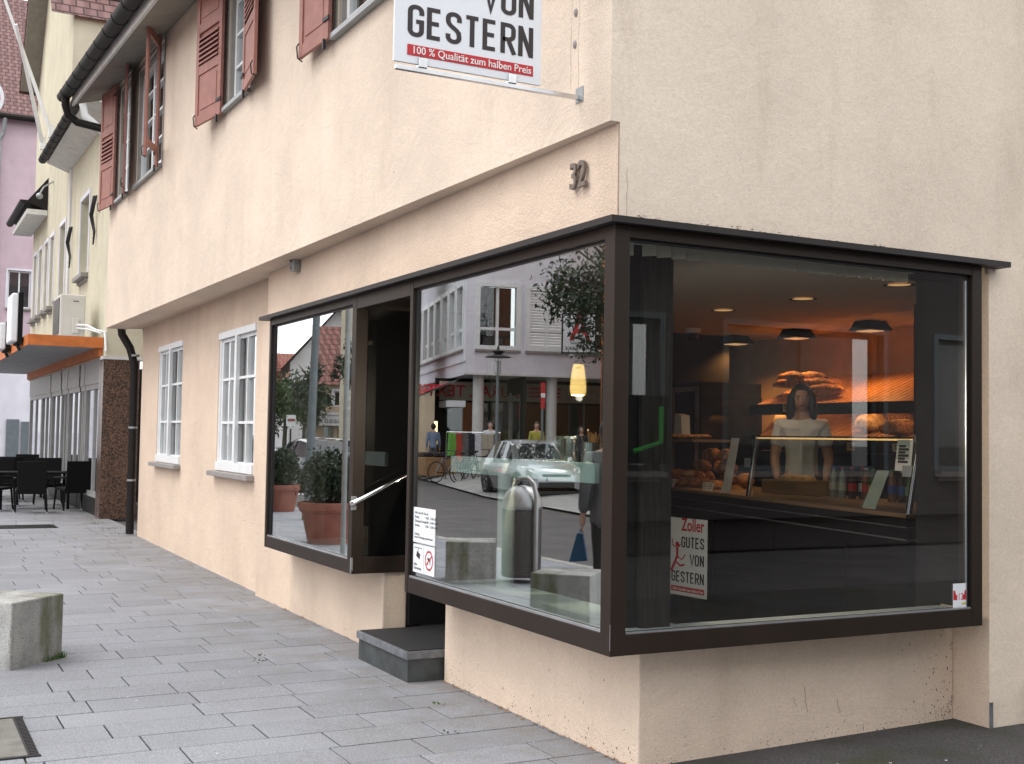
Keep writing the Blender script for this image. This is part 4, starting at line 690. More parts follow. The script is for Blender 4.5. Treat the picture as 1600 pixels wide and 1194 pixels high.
# bottles
def bottle(lab, loc, body, cap, label, h=.24, r=.032):
    t = thing('drink_bottle', lab, 'bottle', loc, group=None)
    MB().lathe([(r*.9, 0), (r, .01), (r, h*.56), (r*.92, h*.64), (r*.55, h*.78), (r*.38, h*.86), (r*.38, h*.93)], (0, 0, 0), 16).build('bottle_body', body, t, smooth=True, local=True)
    MB().lathe([(r*.46, h*.93), (r*.46, h), (r*.4, h)], (0, 0, 0), 12).build('cap', cap, t, local=True); MB().lathe([(r+.001, h*.24), (r+.001, h*.50)], (0, 0, 0), 16).build('label', label, t, smooth=True, local=True)
for lab, x, y, b, c, l_, h in (('clear water bottle with a blue cap, nearest the basket', 3.828, 2.66, 'bottle_clear', 'cap_blue', 'label_white', .25), ('clear water bottle with a red cap in the counter', 3.77, 2.50, 'bottle_clear', 'cap_red', 'label_white', .25), ('cola bottle with red cap and red label', 3.76, 2.38, 'bottle_cola', 'cap_red', 'label_red', .25), ('cola bottle with red cap and white label', 3.83, 2.34, 'bottle_cola', 'cap_red', 'label_white', .25),
    ('amber lemonade bottle with white cap behind the colas', 3.74, 2.21, 'bottle_amber', 'cap_white', 'label_red', .25), ('green bottle with a yellow label in the counter', 3.70, 2.10, 'bottle_green', 'cap_green', 'label_yellow', .245), ('amber bottle with a green cap and blue label', 3.80, 2.0, 'bottle_amber', 'cap_green', 'label_blue', .245), ('dark bottle with a white cap left of the end post', 3.77, 1.87, 'bottle_cola', 'cap_white', 'label_blue', .24), ('bottle with green cap and green label left of the end post', 3.74, 1.77, 'bottle_green', 'cap_green', 'label_green', .24), ('blue carton like bottle with green cap right of the end post', 3.62, 1.50, 'bottle_clear', 'cap_green', 'label_blue', .26)): bottle(lab, (x, y, 1.151), b, c, l_, h)
# bread racks on the back wall
rk = thing('bread_rack', 'wooden slatted bread rack in two sloping tiers on the back wall', 'rack', (5.3, 3.9, .2))
mb = MB(); lo = MB()
for tier, (zf, zr) in enumerate(((1.95, 2.28), (1.62, 1.93))):
    for i in range(34):
        y = 2.56+i*.075; (mb if tier == 0 else lo).hexa([(5.02, y, zf), (5.02, y+.05, zf), (5.88, y+.05, zr), (5.88, y, zr), (5.02, y, zf+.02), (5.02, y+.05, zf+.02), (5.88, y+.05, zr+.02), (5.88, y, zr+.02)])
mb.build('upper_slats', 'rack_wood', rk); lo.build('lower_slats', 'rack_wood', rk)
MB().box(4.98, 5.015, 2.52, 5.15, 1.86, 1.97).box(4.98, 5.015, 2.52, 5.15, 1.50, 1.63).build('front_board', 'interior_black', rk); MB().prism([(5.0, 5.15, 1.5), (5.9, 5.15, 1.5), (5.9, 5.15, 2.35), (5.5, 5.15, 2.0)], (0, .03, 0)).build('end_board', 'rack_wood', rk)
MB().box(5.02, 5.9, 2.52, 5.14, .2, 1.49).build('cupboard', 'interior_black', rk)
for k in range(9):
    bread('baguette', 'long baguette piled on the upper tier of the rack above the saleswoman', (5.16+.07*(k % 3), 4.22+.14*(k % 4)+.18*(k//4), 2.06+.07*(k//3)), (.085, .27, .062), 'bread', R(RND.uniform(-25, 25)), group='baguettes piled on the upper rack', slash=0)
bread('round_loaf', 'big floury round loaf at the right end of the lower tier', (5.2, 2.82, 1.70), (.18, .2, .16), 'bread', .3, slash=3)
bread('cut_loaf', 'cut loaf with a pale face on the lower tier', (5.2, 3.62, 1.70), (.15, .17, .10), 'bread_pale', .6, slash=0); bread('dark_loaf', 'dark rye loaf behind the cut loaf', (5.35, 3.40, 1.74), (.14, .16, .10), 'bread_dark', .2, slash=0); bread('crusty_loaf', 'crusty dark loaf on the lower tier between rye loaf and round loaf', (5.5, 3.1, 1.85), (.16, .18, .11), 'bread_dark', .9, slash=2)
bread('wheat_loaf', 'long golden loaf lying along the front edge of the lower tier', (5.1, 3.15, 1.66), (.12, .24, .09), 'bread', 1.4, slash=3); bread('farmhouse_loaf', 'floury farmhouse loaf beside the end board of the rack', (5.2, 4.75, 1.72), (.15, .19, .12), 'bread_pale', .5, slash=2)
for k in range(7): bread('glazed_bun', 'glazed golden bun in the row along the counter edge near the post', tuple(CF(3.55+.12*k, -.30-.04*(k % 2), 1.15)), (.07, .065, .05), ('bread', 'bread_pale')[k % 2], RND.random()*3, group='glazed buns along the counter edge', slash=0)
for y, z, lab in ((4.52, 1.885, 'small cream price tag on the upper rack edge beside the saleswoman'), (3.62, 1.515, 'small cream price tag under the cut loaf'), (2.72, 1.515, 'small cream price tag under the round loaf'), (3.05, 1.515, 'small cream price tag under the crusty dark loaf')):
    t = thing('rack_tag', lab, 'price tag', (4.97, y, z)); MB().box(4.972, 4.978, y, y+.10, z, z+.075).build('card', 'paper_cream', t); MB().box(4.969, 4.9715, y+.02, y+.07, z+.03, z+.04).box(4.969, 4.9715, y+.02, y+.08, z+.052, z+.06).build('print_lines', 'black_print', t)
cab = thing('oven_cabinet', 'tall dark oven cabinet with a grey frame behind the counter', 'oven', (4.9, 5.7, .2)); MB().box(4.5, 5.3, 5.35, 5.88, .2, 2.2).build('body', 'interior_black', cab); MB().box(4.48, 4.499, 5.38, 5.42, .9, 2.15).box(4.48, 4.499, 5.8, 5.84, .9, 2.15).box(4.48, 4.499, 5.42, 5.8, 2.1, 2.15).build('door_frame', 'grey_paint', cab); MB().box(4.5, 5.3, 5.335, 5.349, 1.1, 2.05).build('glass_door', 'car_glass', cab)
# ceiling fittings
for x, y, lab in ((3.54, 3.746, 'recessed round downlight farthest from the side window'), (3.52, 2.69, 'recessed round downlight in the middle of the row'), (3.49, 1.633, 'recessed round downlight nearest the side window')):
    t = thing('downlight', lab, 'lamp', (x, y, 2.74)); mb = ring((x, y, 2.742), .085, .115, (1, 0, 0), (0, 1, 0)); mb.build('ring', 'gutter_brown', t); ring((x, y, 2.745), .0, .084, (1, 0, 0), (0, 1, 0)).build('lens', 'lamp_lens', t)
    l = bpy.data.lights.new('downlight_lamp', 'SPOT'); l.energy = 12; l.color = (1, .70, .42); l.spot_size = R(130); l.spot_blend = .9; l.shadow_soft_size = .05; lo_ = bpy.data.objects.new('downlight_lamp', l); S.collection.objects.link(lo_); lo_.location = (x, y, 2.735)
for x, y, lab in ((5.3, 5.79, 'square dark spotlight deepest inside the shop'), (5.3, 4.80, 'square dark spotlight above the baguettes'), (5.27, 3.73, 'square dark spotlight above the cut loaf')):
    t = thing('spotlight', lab, 'lamp', (x, y, 2.65)); MB().hexa([(x-.14, y-.14, 2.66), (x+.16, y-.14, 2.66), (x+.16, y+.14, 2.66), (x-.14, y+.14, 2.66), (x-.10, y-.10, 2.749), (x+.1, y-.10, 2.749), (x+.1, y+.10, 2.749), (x-.1, y+.10, 2.749)]).build('housing', 'interior_black', t); MB().box(x-.09, x+.09, y-.09, y+.09, 2.652, 2.659).build('lamp_glass', 'lamp_lens', t)
    l = bpy.data.lights.new('spot_light', 'SPOT'); l.energy = 29; l.color = (1, .45, .13); l.spot_size = R(140); l.spot_blend = .8; l.shadow_soft_size = .08; lo_ = bpy.data.objects.new('spot_light', l); S.collection.objects.link(lo_); lo_.location = (x-.02, y, 2.64)
sl_ = thing('shelf_light', 'warm strip light under the front board of the upper bread tier', 'lamp', (5.05, 3.8, 1.84)); MB().box(5.018, 5.04, 2.7, 5.1, 1.875, 1.895).build('tube', 'spot_glow', sl_)
dc = thing('dome_camera', 'white ceiling dome camera with a dark bubble', 'camera', (4.4, 5.35, 2.75)); MB().lathe([(.075, 2.70), (.08, 2.749)], (4.4, 5.35, 0), 20).build('base', 'white_paint', dc); MB().lathe([(.005, 2.62), (.04, 2.632), (.062, 2.66), (.07, 2.699)], (4.4, 5.35, 0), 20).build('bubble', 'car_glass', dc, smooth=True)
# ------------------------------------------------------------------ people
def skin_parts(verts, edges, root=0, sub=1):
    me = bpy.data.meshes.new('tmp'); me.from_pydata([v[0] for v in verts], edges, []); o = bpy.data.objects.new('tmp', me); S.collection.objects.link(o)
    md = o.modifiers.new('s', 'SKIN'); md.use_smooth_shade = True
    if not me.skin_vertices: me.attributes.new('skin', 'FLOAT2', 'POINT') if False else None
    bm = bmesh.new(); bm.from_mesh(me); ly = bm.verts.layers.skin.verify(); bm.verts.ensure_lookup_table()
    for i, v in enumerate(bm.verts):
        r = verts[i][1]; v[ly].radius = (r, r) if not isinstance(r, tuple) else r; v[ly].use_root = (i == root)
    bm.to_mesh(me); bm.free()
    if sub: o.modifiers.new('b', 'SUBSURF').levels = sub
    dg = bpy.context.evaluated_depsgraph_get(); dg.update(); m2 = bpy.data.meshes.new_from_object(o.evaluated_get(dg))
    vs = [v.co.copy() for v in m2.vertices]; fs = [tuple(p.vertices) for p in m2.polygons]; bpy.data.objects.remove(o); bpy.data.meshes.remove(me); bpy.data.meshes.remove(m2); return vs, fs
def remesh(mb, name, m, parent, vox):
    o = mb.build(name, m, None); o.modifiers.new('r', 'REMESH').mode = 'VOXEL'; o.modifiers['r'].voxel_size = vox; sm = o.modifiers.new('s', 'SMOOTH'); sm.factor = .5; sm.iterations = 2
    dg = bpy.context.evaluated_depsgraph_get(); dg.update(); me = bpy.data.meshes.new_from_object(o.evaluated_get(dg)); bpy.data.objects.remove(o)
    me.shade_smooth(); me.materials.clear(); me.materials.append(MATS[m]); me.name = name; r = bpy.data.objects.new(name, me); S.collection.objects.link(r); r.parent = parent; return r
def person(label, loc, rz, H, top, legs, hair='hair', longhair=False, arms=None, step=0., vox=.011, sleeve=1, coat=False, shoes='gasket'):
    """Standing figure facing local -Y: one body surface, clothes and hair as children."""
    t = thing('person', label, 'person', loc, rz); h = H
    def V(x, y, z): return Vector((x*h, y*h, z*h))
    arms = arms or {-1: ((.128, .012, .63), (.135, -.03, .485)), 1: ((.128, .012, .63), (.135, -.03, .485))}
    vs = [(V(0, 0, .53), .078*h), (V(0, .004, .62), .068*h), (V(0, 0, .73), .080*h), (V(0, .004, .81), .05*h), (V(0, 0, .862), .032*h), (V(0, -.008, .895), .034*h)]
    ed = [(0, 1), (1, 2), (2, 3), (3, 4), (4, 5)]; mb = MB(); A = {}; L = {}
    for s in (-1, 1):
        e, w = arms[s]; sh = V(s*.098, .004, .800); E_ = V(s*e[0], e[1], e[2]); W_ = V(s*w[0], w[1], w[2]); A[s] = (sh, E_, W_)
        k = len(vs); d = (W_-E_).normalized(); vs += [(sh, .040*h), ((sh+E_)/2, .032*h), (E_, .026*h), (E_.lerp(W_, .4), .025*h), (W_, .016*h), (W_+d*.028*h, .021*h), (W_+d*.048*h, .019*h)]
        ed += [(3, k)]+[(k+i, k+i+1) for i in range(6)]
        side = Vector((0, 1, 0)); side = (side-d*side.dot(d)).normalized(); inn = Vector((-s, 0, 0)); inn = (inn-d*inn.dot(d)).normalized()
        for f in range(4):
            b = W_+d*.045*h+side*(.0165-.011*f)*h; ln = (.040, .047, .044, .034)[f]*h; kv = len(vs)
            fv = [(b, .0056*h), (b+d*ln*.45+inn*.002*h, .0052*h), (b+d*ln*.78+inn*.008*h, .0048*h), (b+d*ln+inn*.017*h, .004*h)]
            a, bb = skin_parts(fv, [(0, 1), (1, 2), (2, 3)]); mb.add(a, bb)
        b = W_+d*.016*h-side*.016*h
        a, bb = skin_parts([(b, .0065*h), (b+d*.018*h-side*.012*h+inn*.006*h, .006*h), (b+d*.036*h-side*.014*h+inn*.012*h, .0045*h)], [(0, 1), (1, 2)]); mb.add(a, bb)
        sy = step*s; kn = V(s*.052, -.008-sy*.6, .285); an = V(s*.056, .014-sy*1.15, .048); to = an+V(0, -.082, -.026); L[s] = (V(s*.05, 0, .50), kn, an, to)
        k = len(vs); vs += [(V(s*.05, 0, .50), .056*h), ((V(s*.05, 0, .50)+kn)/2, .046*h), (kn, .034*h), (kn.lerp(an, .35), .033*h), (an, .022*h), (an+V(0, -.03, -.022), .024*h), (to, .018*h)]
        ed += [(0, k)]+[(k+i, k+i+1) for i in range(6)]
    a, b = skin_parts(vs, ed); mb.add(a, b)
    hc = V(0, -.014, .932)
    def headfn(q): return Vector((q.x*(1 if q.z > -.1 else 1-.30*(-q.z-.1)), q.y*(1.0 if q.y < 0 else 1.02)+(-.05 if q.z < -.5 and q.y < 0 else 0), q.z))
    mb.ball(hc, .0465*h, .056*h, .068*h, 20, 14, 0, 0, headfn)
    mb.ball(hc+V(0, -.0555, -.010), .0075*h, .010*h, .014*h, 8, 6); mb.ball(hc+V(0, -.060, -.020), .0085*h, .008*h, .007*h, 8, 6)
    for s in (-1, 1): mb.ball(hc+V(s*.0465, .006, -.006), .006*h, .012*h, .018*h, 8, 6); mb.ball(hc+V(s*.02, -.049, .0115), .012*h, .006*h, .003*h, 8, 5)
    body = remesh(mb, 'body', 'skin', t, vox)
    ey = MB()
    for s in (-1, 1): ey.ball(hc+V(s*.0195, -.0510, .001), .0078*h, .0050*h, .0042*h, 10, 8)
    ey.build('eyes', 'eye_white', t, smooth=True, local=True); ir = MB()
    for s in (-1, 1): ir.ball(hc+V(s*.0195, -.0549, .001), .0036*h, .0018*h, .0037*h, 8, 6).ball(hc+V(s*.0200, -.0535, .0125), .0115*h, .0030*h, .0019*h, 8, 5)
    ir.build('irises_and_brows', 'hair', t, local=True); MB().ball(hc+V(0, -.0535, -.036), .0150*h, .0055*h, .0042*h, 10, 6).build('lips', 'lips', t, smooth=True, local=True)
    hm = MB()      # hair cap, open at the face
    def hairfn(q): return q
    hm.ball(hc+V(0, .012, .013), .056*h, .062*h, .068*h, 20, 14, .06)
    for v in hm.v:
        d = v-hc
        if d.y < -.030*h and d.z < .036*h: v.y = hc.y-.030*h+.006*h*noise.noise(v*30)
    if longhair:
        for s in (-1, 1):
            hm.tube([hc+V(s*.034, -.030, .045), hc+V(s*.050, -.026, .01), hc+V(s*.054, -.022, -.04), hc+V(s*.057, -.018, -.085), hc+V(s*.062, -.012, -.105)], [.012*h, .019*h, .022*h, .02*h, .008*h], 10)
            hm.tube([hc+V(s*.02, .03, .04), hc+V(s*.045, .035, -.03), hc+V(s*.05, .04, -.09), hc+V(s*.05, .045, -.115)], [.02*h, .03*h, .026*h, .008*h], 10)
        hm.tube([hc+V(0, .05, .04), hc+V(0, .058, -.03), hc+V(0, .055, -.1)], [.03*h, .036*h, .02*h], 10)
    hm.build('hair', hair, t, smooth=True, local=True)
    g = .010*h+(.006*h if coat else 0); cv = [(V(0, 0, .40 if coat else .47), (.108 if coat else .084)*h+g), (V(0, 0, .52), (.098 if coat else .083)*h+g), (V(0, .004, .61), .072*h+g), (V(0, 0, .73), .081*h+g), (V(0, .004, .806), .052*h+g*.8), (V(0, .002, .832), .038*h+g*.3)]; ce = [(0, 1), (1, 2), (2, 3), (3, 4), (4, 5)]
    for s in (-1, 1):
        sh, E_, W_ = A[s]; k = len(cv); pts = [(sh, .043*h+g*.7), ((sh+E_)/2, .036*h+g*.7)]+([(E_, .029*h+g*.6), (E_.lerp(W_, .9), .024*h+g*.5)] if sleeve else [(sh.lerp(E_, .70), .031*h+g*.7)])
        cv += pts; ce += [(4, k)]+[(k+i, k+i+1) for i in range(len(pts)-1)]
    a, b = skin_parts(cv, ce); sm = MB(); sm.add(a, b); sh_ = remesh(sm, 'jacket' if coat else 'shirt', top, t, vox)
    if not coat and vox < .009:
        nk = V(0, -.047, .836); MB().add([nk+V(-.05, .03, .012), nk+V(-.004, -.012, -.045), nk+V(-.045, -.006, -.028)], [(0, 1, 2)]).add([nk+V(.05, .03, .012), nk+V(.004, -.012, -.045), nk+V(.045, -.006, -.028)], [(0, 1, 2)]).build('collar', top, sh_, local=True)
    lv = [(V(0, 0, .535), .081*h), (V(0, .002, .60), .074*h)]; le = [(0, 1)]
    for s in (-1, 1):
        hp, kn, an, to = L[s]; k = len(lv); lv += [(hp, .062*h), ((hp+kn)/2, .051*h), (kn, .041*h), (kn.lerp(an, .4), .039*h), (an, .032*h)]; le += [(0, k)]+[(k+i, k+i+1) for i in range(4)]
    a, b = skin_parts(lv, le); tm = MB(); tm.add(a, b); remesh(tm, 'trousers', legs, t, vox)
    for s in (-1, 1): MB().ball(L[s][2]+V(0, -.035, -.026), .030*h, .075*h, .028*h, 12, 8).build('shoe', shoes, t, smooth=True, local=True)
    return t
def face_to(p, q): return math.atan2(q[1]-p[1], q[0]-p[0])+math.pi/2
CAMP = (-2.976, -4.654); MIR = (3.036, -4.654)
wl_ = (4.30, 3.58)
person('dark haired saleswoman in a light polo shirt behind the bakery counter, looking out', (wl_[0], wl_[1], .30), face_to(wl_, CAMP), 1.80, 'shirt', 'trousers_black', longhair=True, sleeve=0, vox=.0075,
       arms={-1: ((.132, -.005, .635), (.115, -.09, .525)), 1: ((.132, -.005, .635), (.115, -.09, .525))})
pp = (-2.94, 4.74)
person('pedestrian in a grey jacket and black trousers walking past the concrete block', (pp[0], pp[1], .0), R(205), 1.76, 'jacket_grey', 'trousers_black', coat=True, step=.10)
bgp = thing('carrier_bag', 'blue plastic carrier bag hanging from the hand of the pedestrian', 'bag', (-2.84, 4.95, .5)); MB().prism([(-2.86, 4.96, .44), (-2.74, 5.10, .42), (-2.79, 5.04, .70), (-2.83, 5.0, .70)], (.04, -.04, .0)).build('bag', 'plastic_blue', bgp, bevel=.01); MB().tube([(-2.81, 5.0, .69), (-2.81, 5.0, .76), (-2.79, 5.02, .69)], .006, 6).build('bag_handle', 'plastic_blue', bgp)
# ------------------------------------------------------------------ neighbouring houses down the street
yh = thing('yellow_house', 'pale yellow rendered house next door with an orange edged canopy over a glazed shop', 'house', (.8, 20, 0))
YF = Frame((.45, 17.57), (.45, 31)); YW = [(2.55, 3.75, 4.72, 6.32), (6.15, 7.1, 4.58, 6.30)]
YW2 = [(8.25, 8.95, 4.56, 6.30), (9.45, 10.1, 4.56, 6.30), (10.75, 11.45, 4.55, 6.30), (12.0, 12.7, 4.55, 6.30)]
wall(YF, 0, 6.0, 2.9, 7.52, .3, YW[:1]).build('upper_wall', 'plaster_yellow', yh)
mb = MB(); mb.quad((.451, 17.575, 2.9), (9, 17.575, 2.9), (9, 17.575, 9.5), (.451, 17.575, 7.5)); mb.quad((.46, 17.575, 7.5), (9, 17.575, 9.5), (9, 17.6, 9.5), (.46, 17.6, 7.5)); mb.build('side_wall', 'plaster_yellow', yh)
MB().hexa([(.45, 17.4, 7.36), (.45, 23.55, 7.36), (-.02, 23.55, 7.54), (-.02, 17.4, 7.54), (.45, 17.4, 7.40), (.45, 23.55, 7.40), (-.02, 23.55, 7.58), (-.02, 17.4, 7.58)]).build('eaves_soffit', 'soffit_light', yh)
MB().quad((-.05, 17.4, 7.62), (-.05, 23.6, 7.62), (4, 23.6, 11.2), (4, 17.4, 11.2)).build('roof', 'tile_house', yh)
mb = MB(); gutter(mb, (-.11, 17.2, 7.62), (-.11, 23.6, 7.62), .095)
for i in range(10): gutter(mb, (-.11, 17.6+i*.62, 7.62), (-.11, 17.64+i*.62, 7.62), .104)
mb.build('gutter', 'gutter_brown', yh, smooth=True); MB().tube([(-.11, 17.5, 7.5), (-.05, 17.5, 7.2), (.3, 17.45, 6.9)], .07, 10).build('white_downpipe', 'white_paint', yh, smooth=True)
MB().box(.41, .452, 22.9, 23.2, 2.9, 7.35).build('pilaster', 'plaster_white', yh)
def simple_window(parent, F, u0, u1, z0, z1, fm='white_paint', sill='sill_stone', depth=.16, sm='plaster_grey', gm='house_glass'):
    w = MB(); s = .07
    for a, b, c, d in ((u0, u0+s, z0, z1), (u1-s, u1, z0, z1), (u0+s, u1-s, z1-s, z1), (u0+s, u1-s, z0, z0+s)): w.fbox(F, a, b, -depth-.05, -depth+.01, c, d)
    m = (u0+u1)/2; w.fbox(F, m-.03, m+.03, -depth-.04, -depth+.012, z0+s, z1-s); w = w.build('window', fm, parent)
    MB().quad(F(u0+s, -depth-.02, z0+s), F(u1-s, -depth-.02, z0+s), F(u1-s, -depth-.02, z1-s), F(u0+s, -depth-.02, z1-s)).build('pane', gm, w); MB().fbox(F, u0, u1, -.7, -.69, z0, z1).build('curtain', 'cloth_grey', w)
    if sill: MB().fbox(F, u0-.06, u1+.06, -depth, .14, z0-.09, z0-.01).fbox(F, u0, u1, -depth, .05, z0-.16, z0-.091).build('sill', sill, w)
    fr = MB()
    for a, b, c, d in ((u0-.09, u0-.001, z0, z1+.09), (u1+.001, u1+.09, z0, z1+.09), (u0, u1, z1+.001, z1+.09)): fr.fbox(F, a, b, -.02, .02, c, d)
    fr.build('surround', sm, w); return w
simple_window(yh, YF, *YW[0])
for y, z0, z1 in ((19.15, 5.15, 6.1), (22.55, 5.1, 6.0)):
    for k in range(3): MB().tube([(.43-.02*k, y+.05*k, z1), (.38-.03*k, y+.10-.04*k, (z0+z1)/2+.1), (.41, y-.04+.06*k, z0+.25), (.40, y+.05, z0+.1*k)], .016, 6).build('hanging_cable', 'iron', yh)
ac = thing('air_conditioner', 'beige outdoor air conditioner unit standing on the orange canopy', 'air conditioner', (0, 18.6, 3.27)); MB().box(-.24, .20, 18.45, 19.5, 3.30, 4.08).build('casing', 'ac_casing', ac, bevel=.02); MB().box(-.255, -.241, 18.55, 19.4, 3.36, 4.02).build('fan_grille', 'ac_grille', ac)
MB().box(-.03, .10, 18.425, 18.449, 3.36, 3.64).build('valve_cover', 'ac_casing', ac, bevel=.012); MB().box(-.02, .08, 18.444, 18.4495, 3.95, 3.968).build('vent_slot', 'ac_grille', ac); MB().box(-.2, -.1, 18.5, 19.4, 3.262, 3.299).box(.05, .15, 18.5, 19.4, 3.262, 3.299).build('foot', 'iron', ac); MB().tube([(.05, 18.43, 3.52), (.2, 18.2, 3.5), (.32, 17.9, 3.4), (.43, 17.6, 3.35), (.44, 17.5, 3.0)], .022, 8).tube([(.05, 18.43, 3.46), (.22, 18.1, 3.42), (.40, 17.7, 3.33)], .016, 8).build('pipe', 'white_paint', ac, smooth=True)
cn = MB().box(-.82, .44, 17.87, 30.9, 3.10, 3.262).build('canopy', 'canopy_grey', yh); MB().box(-.835, .445, 17.845, 17.869, 3.075, 3.268).box(-.836, -.821, 17.87, 30.9, 3.075, 3.268).box(.38, .445, 17.9, 30.5, 2.93, 3.099).build('orange_trim', 'orange', cn)
MB().box(.42, 1.05, 17.57, 17.85, 0, 2.86).box(.42, .50, 17.86, 18.05, 0, 2.86).build('granite_pillar', 'granite', yh, bevel=.004); MB().box(.40, 1.3, 17.55, 17.9, 2.861, 2.92).build('pillar_cap', 'plaster_white', yh)
mb = MB(); gl = MB(); dk = MB(); F = YF
for a, b in ((.6, 2.5), (2.8, 3.3), (3.35, 5.0), (5.3, 6.2), (6.25, 8.0), (8.4, 10.1), (10.3, 12.9)):
    mb.fbox(F, a-.1, a, -.12, -.04, 0, 2.45); mb.fbox(F, b, b+.1, -.12, -.04, 0, 2.45); m = (a+b)/2; mb.fbox(F, m-.05, m+.05, -.11, -.05, .42, 2.40); mb.fbox(F, a, b, -.12, -.04, .32, .42); mb.fbox(F, a, b, -.12, -.04, 2.36, 2.46); mb.fbox(F, a-.1, b+.1, -.12, -.02, 2.461, 2.95); gl.quad(F(a, -.08, .42), F(b, -.08, .42), F(b, -.08, 2.36), F(a, -.08, 2.36)); dk.fbox(F, a, b, -.12, -.03, 0, .318)
mb.build('shop_frame', 'shop_white_shaded', yh); gl.build('shop_glass', 'house_glass', yh); dk.build('shop_plinth', 'counter_black', yh); MB().fbox(F, .5, 13.2, -1.6, -1.5, 0, 2.95).build('shop_interior', 'interior_dark', yh)
MB().fbox(F, .7, .95, -.3, -.29, .9, 1.9).fbox(F, 1.3, 1.7, -.3, -.29, .9, 1.9).build('blue_poster', 'cloth_blue', yh)
gh = thing('gabled_house', 'tall pale yellow gabled house behind the yellow house with two flagpoles', 'house', (.8, 27, 0)); GF = Frame((.449, 23.57), (.449, 30.75))
wall(GF, 0, 7.18, 2.9, 11.0, .3, [(h[0]-6, h[1]-6, h[2], h[3]) for h in YW[1:]+YW2]).build('front_wall', 'plaster_yellow', gh); MB().prism([(.449, 23.57, 11), (.449, 30.75, 11), (.449, 27.1, 15.6)], (.3, 0, 0)).build('gable', 'plaster_yellow', gh)
MB().add([(.45, 23.572, 7), (7, 23.572, 7), (7, 23.572, 11), (.45, 23.572, 11)], [(0, 1, 2, 3)]).build('flank_wall', 'plaster_yellow', gh)
mb = MB()
for a, b in (((30.75, 11.0), (27.1, 15.6)), ((23.57, 11.0), (27.1, 15.6))): mb.hexa([(-.02, a[0], a[1]), (.45, a[0], a[1]), (.45, b[0], b[1]), (-.02, b[0], b[1]), (-.02, a[0], a[1]+.12), (.45, a[0], a[1]+.12), (.45, b[0], b[1]+.12), (-.02, b[0], b[1]+.12)])
mb.build('verge', 'soffit', gh); MB().add([(-.05, 30.9, 10.95), (9, 30.9, 10.95), (9, 27.1, 15.75), (-.05, 27.1, 15.75)], [(0, 1, 2, 3)]).add([(-.05, 23.4, 10.95), (9, 23.4, 10.95), (9, 27.1, 15.75), (-.05, 27.1, 15.75)], [(0, 1, 2, 3)]).build('roof', 'tile_plum', gh)
for h_ in YW[1:]+YW2: simple_window(gh, GF, h_[0]-6, h_[1]-6, h_[2], h_[3])
MB().add([(.445, 27.5, 7.15), (-.05, 27.5, 7.35), (-.05, 31.3, 7.35), (.445, 31.3, 7.15), (.445, 27.5, 8.0), (.445, 31.3, 8.0)], [(0, 1, 2, 3), (0, 1, 4), (3, 2, 5), (1, 2, 5, 4)]).build('porch_roof', 'gutter_brown', gh); mb = MB(); gutter(mb, (-.12, 27.4, 7.36), (-.12, 31.4, 7.36), .10); mb.build('porch_gutter', 'gutter_brown', gh, smooth=True); MB().box(-.05, .44, 27.45, 31.3, 7.02, 7.15).build('porch_soffit', 'soffit_light', gh)
MB().box(.5, 2.2, 23.9, 26.2, 11.1, 12.0).build('dormer', 'gutter_brown', gh)
for i, (b, e, lab) in enumerate((((.30, 26, 8.84), (-.834, 26.0, 11.894), 'white flagpole leaning out higher from the gabled house'), ((.12, 26, 8.52), (-.69, 24.5, 10.87), 'white flagpole leaning out lower from the gabled house'))):
    t = thing('flagpole', lab, 'flagpole', b, group='flagpoles on the gabled house'); b_, e_ = Vector(b), Vector(e); MB().tube([b_, e_], [.055, .035], 10).build('pole', 'white_paint', t, smooth=True); MB().tube([b_, b_+Vector((.2, 0, -.25))], .03, 6).obox(b_, .12, .12, .3).build('bracket', 'white_paint', t)
MB().tube([(.44, 26.4, 7.7), (.2, 26.2, 7.5), (.1, 26.1, 7.3)], .02, 6).ball((.1, 26.1, 7.25), .08, .08, .08).build('wall_bracket', 'zinc', gh)
ph = thing('pink_house', 'pinkish rendered house with a plum tiled roof closing the street', 'house', (-5, 56, 0))
PFm = Frame((3.2, 55), (-18, 55)); wall(Frame((-5, 55), (3.2, 55), -1), 0, 8.2, 5.5, 16.2, .3, [(6.75, 7.75, 7.2, 8.95)]).build('front_wall', 'plaster_pink', ph); MB().box(-5, 3.2, 55, 55.3, -.05, 5.5).build('lower_wall', 'plaster_grey', ph); MB().box(3.0, 3.2, 55.3, 65, 0, 16).build('flank_wall', 'plaster_pink', ph)
simple_window(ph, Frame((-5, 55), (3.2, 55), -1), 6.75, 7.75, 7.2, 8.95); MB().add([(-5, 54.6, 16.1), (3.5, 54.6, 16.1), (3.5, 61, 23.8), (-5, 61, 23.8)], [(0, 1, 2, 3)]).build('roof', 'tile_plum', ph); mb = MB(); mb.tube([(-5, 54.5, 16.05), (3.5, 54.5, 16.05)], .14, 8); mb.build('gutter', 'gutter_brown', ph); MB().tube([(1.35, 54.5, 16), (1.3, 54.7, 15.3), (1.15, 54.8, 14.9), (1.15, 54.9, 3)], .10, 8).build('downpipe', 'zinc', ph); MB().box(1.9, 2.45, 54.9, 54.99, .05, 2.0).box(2.55, 3.15, 54.9, 54.99, .05, 1.9).build('door', 'post_paint', ph)
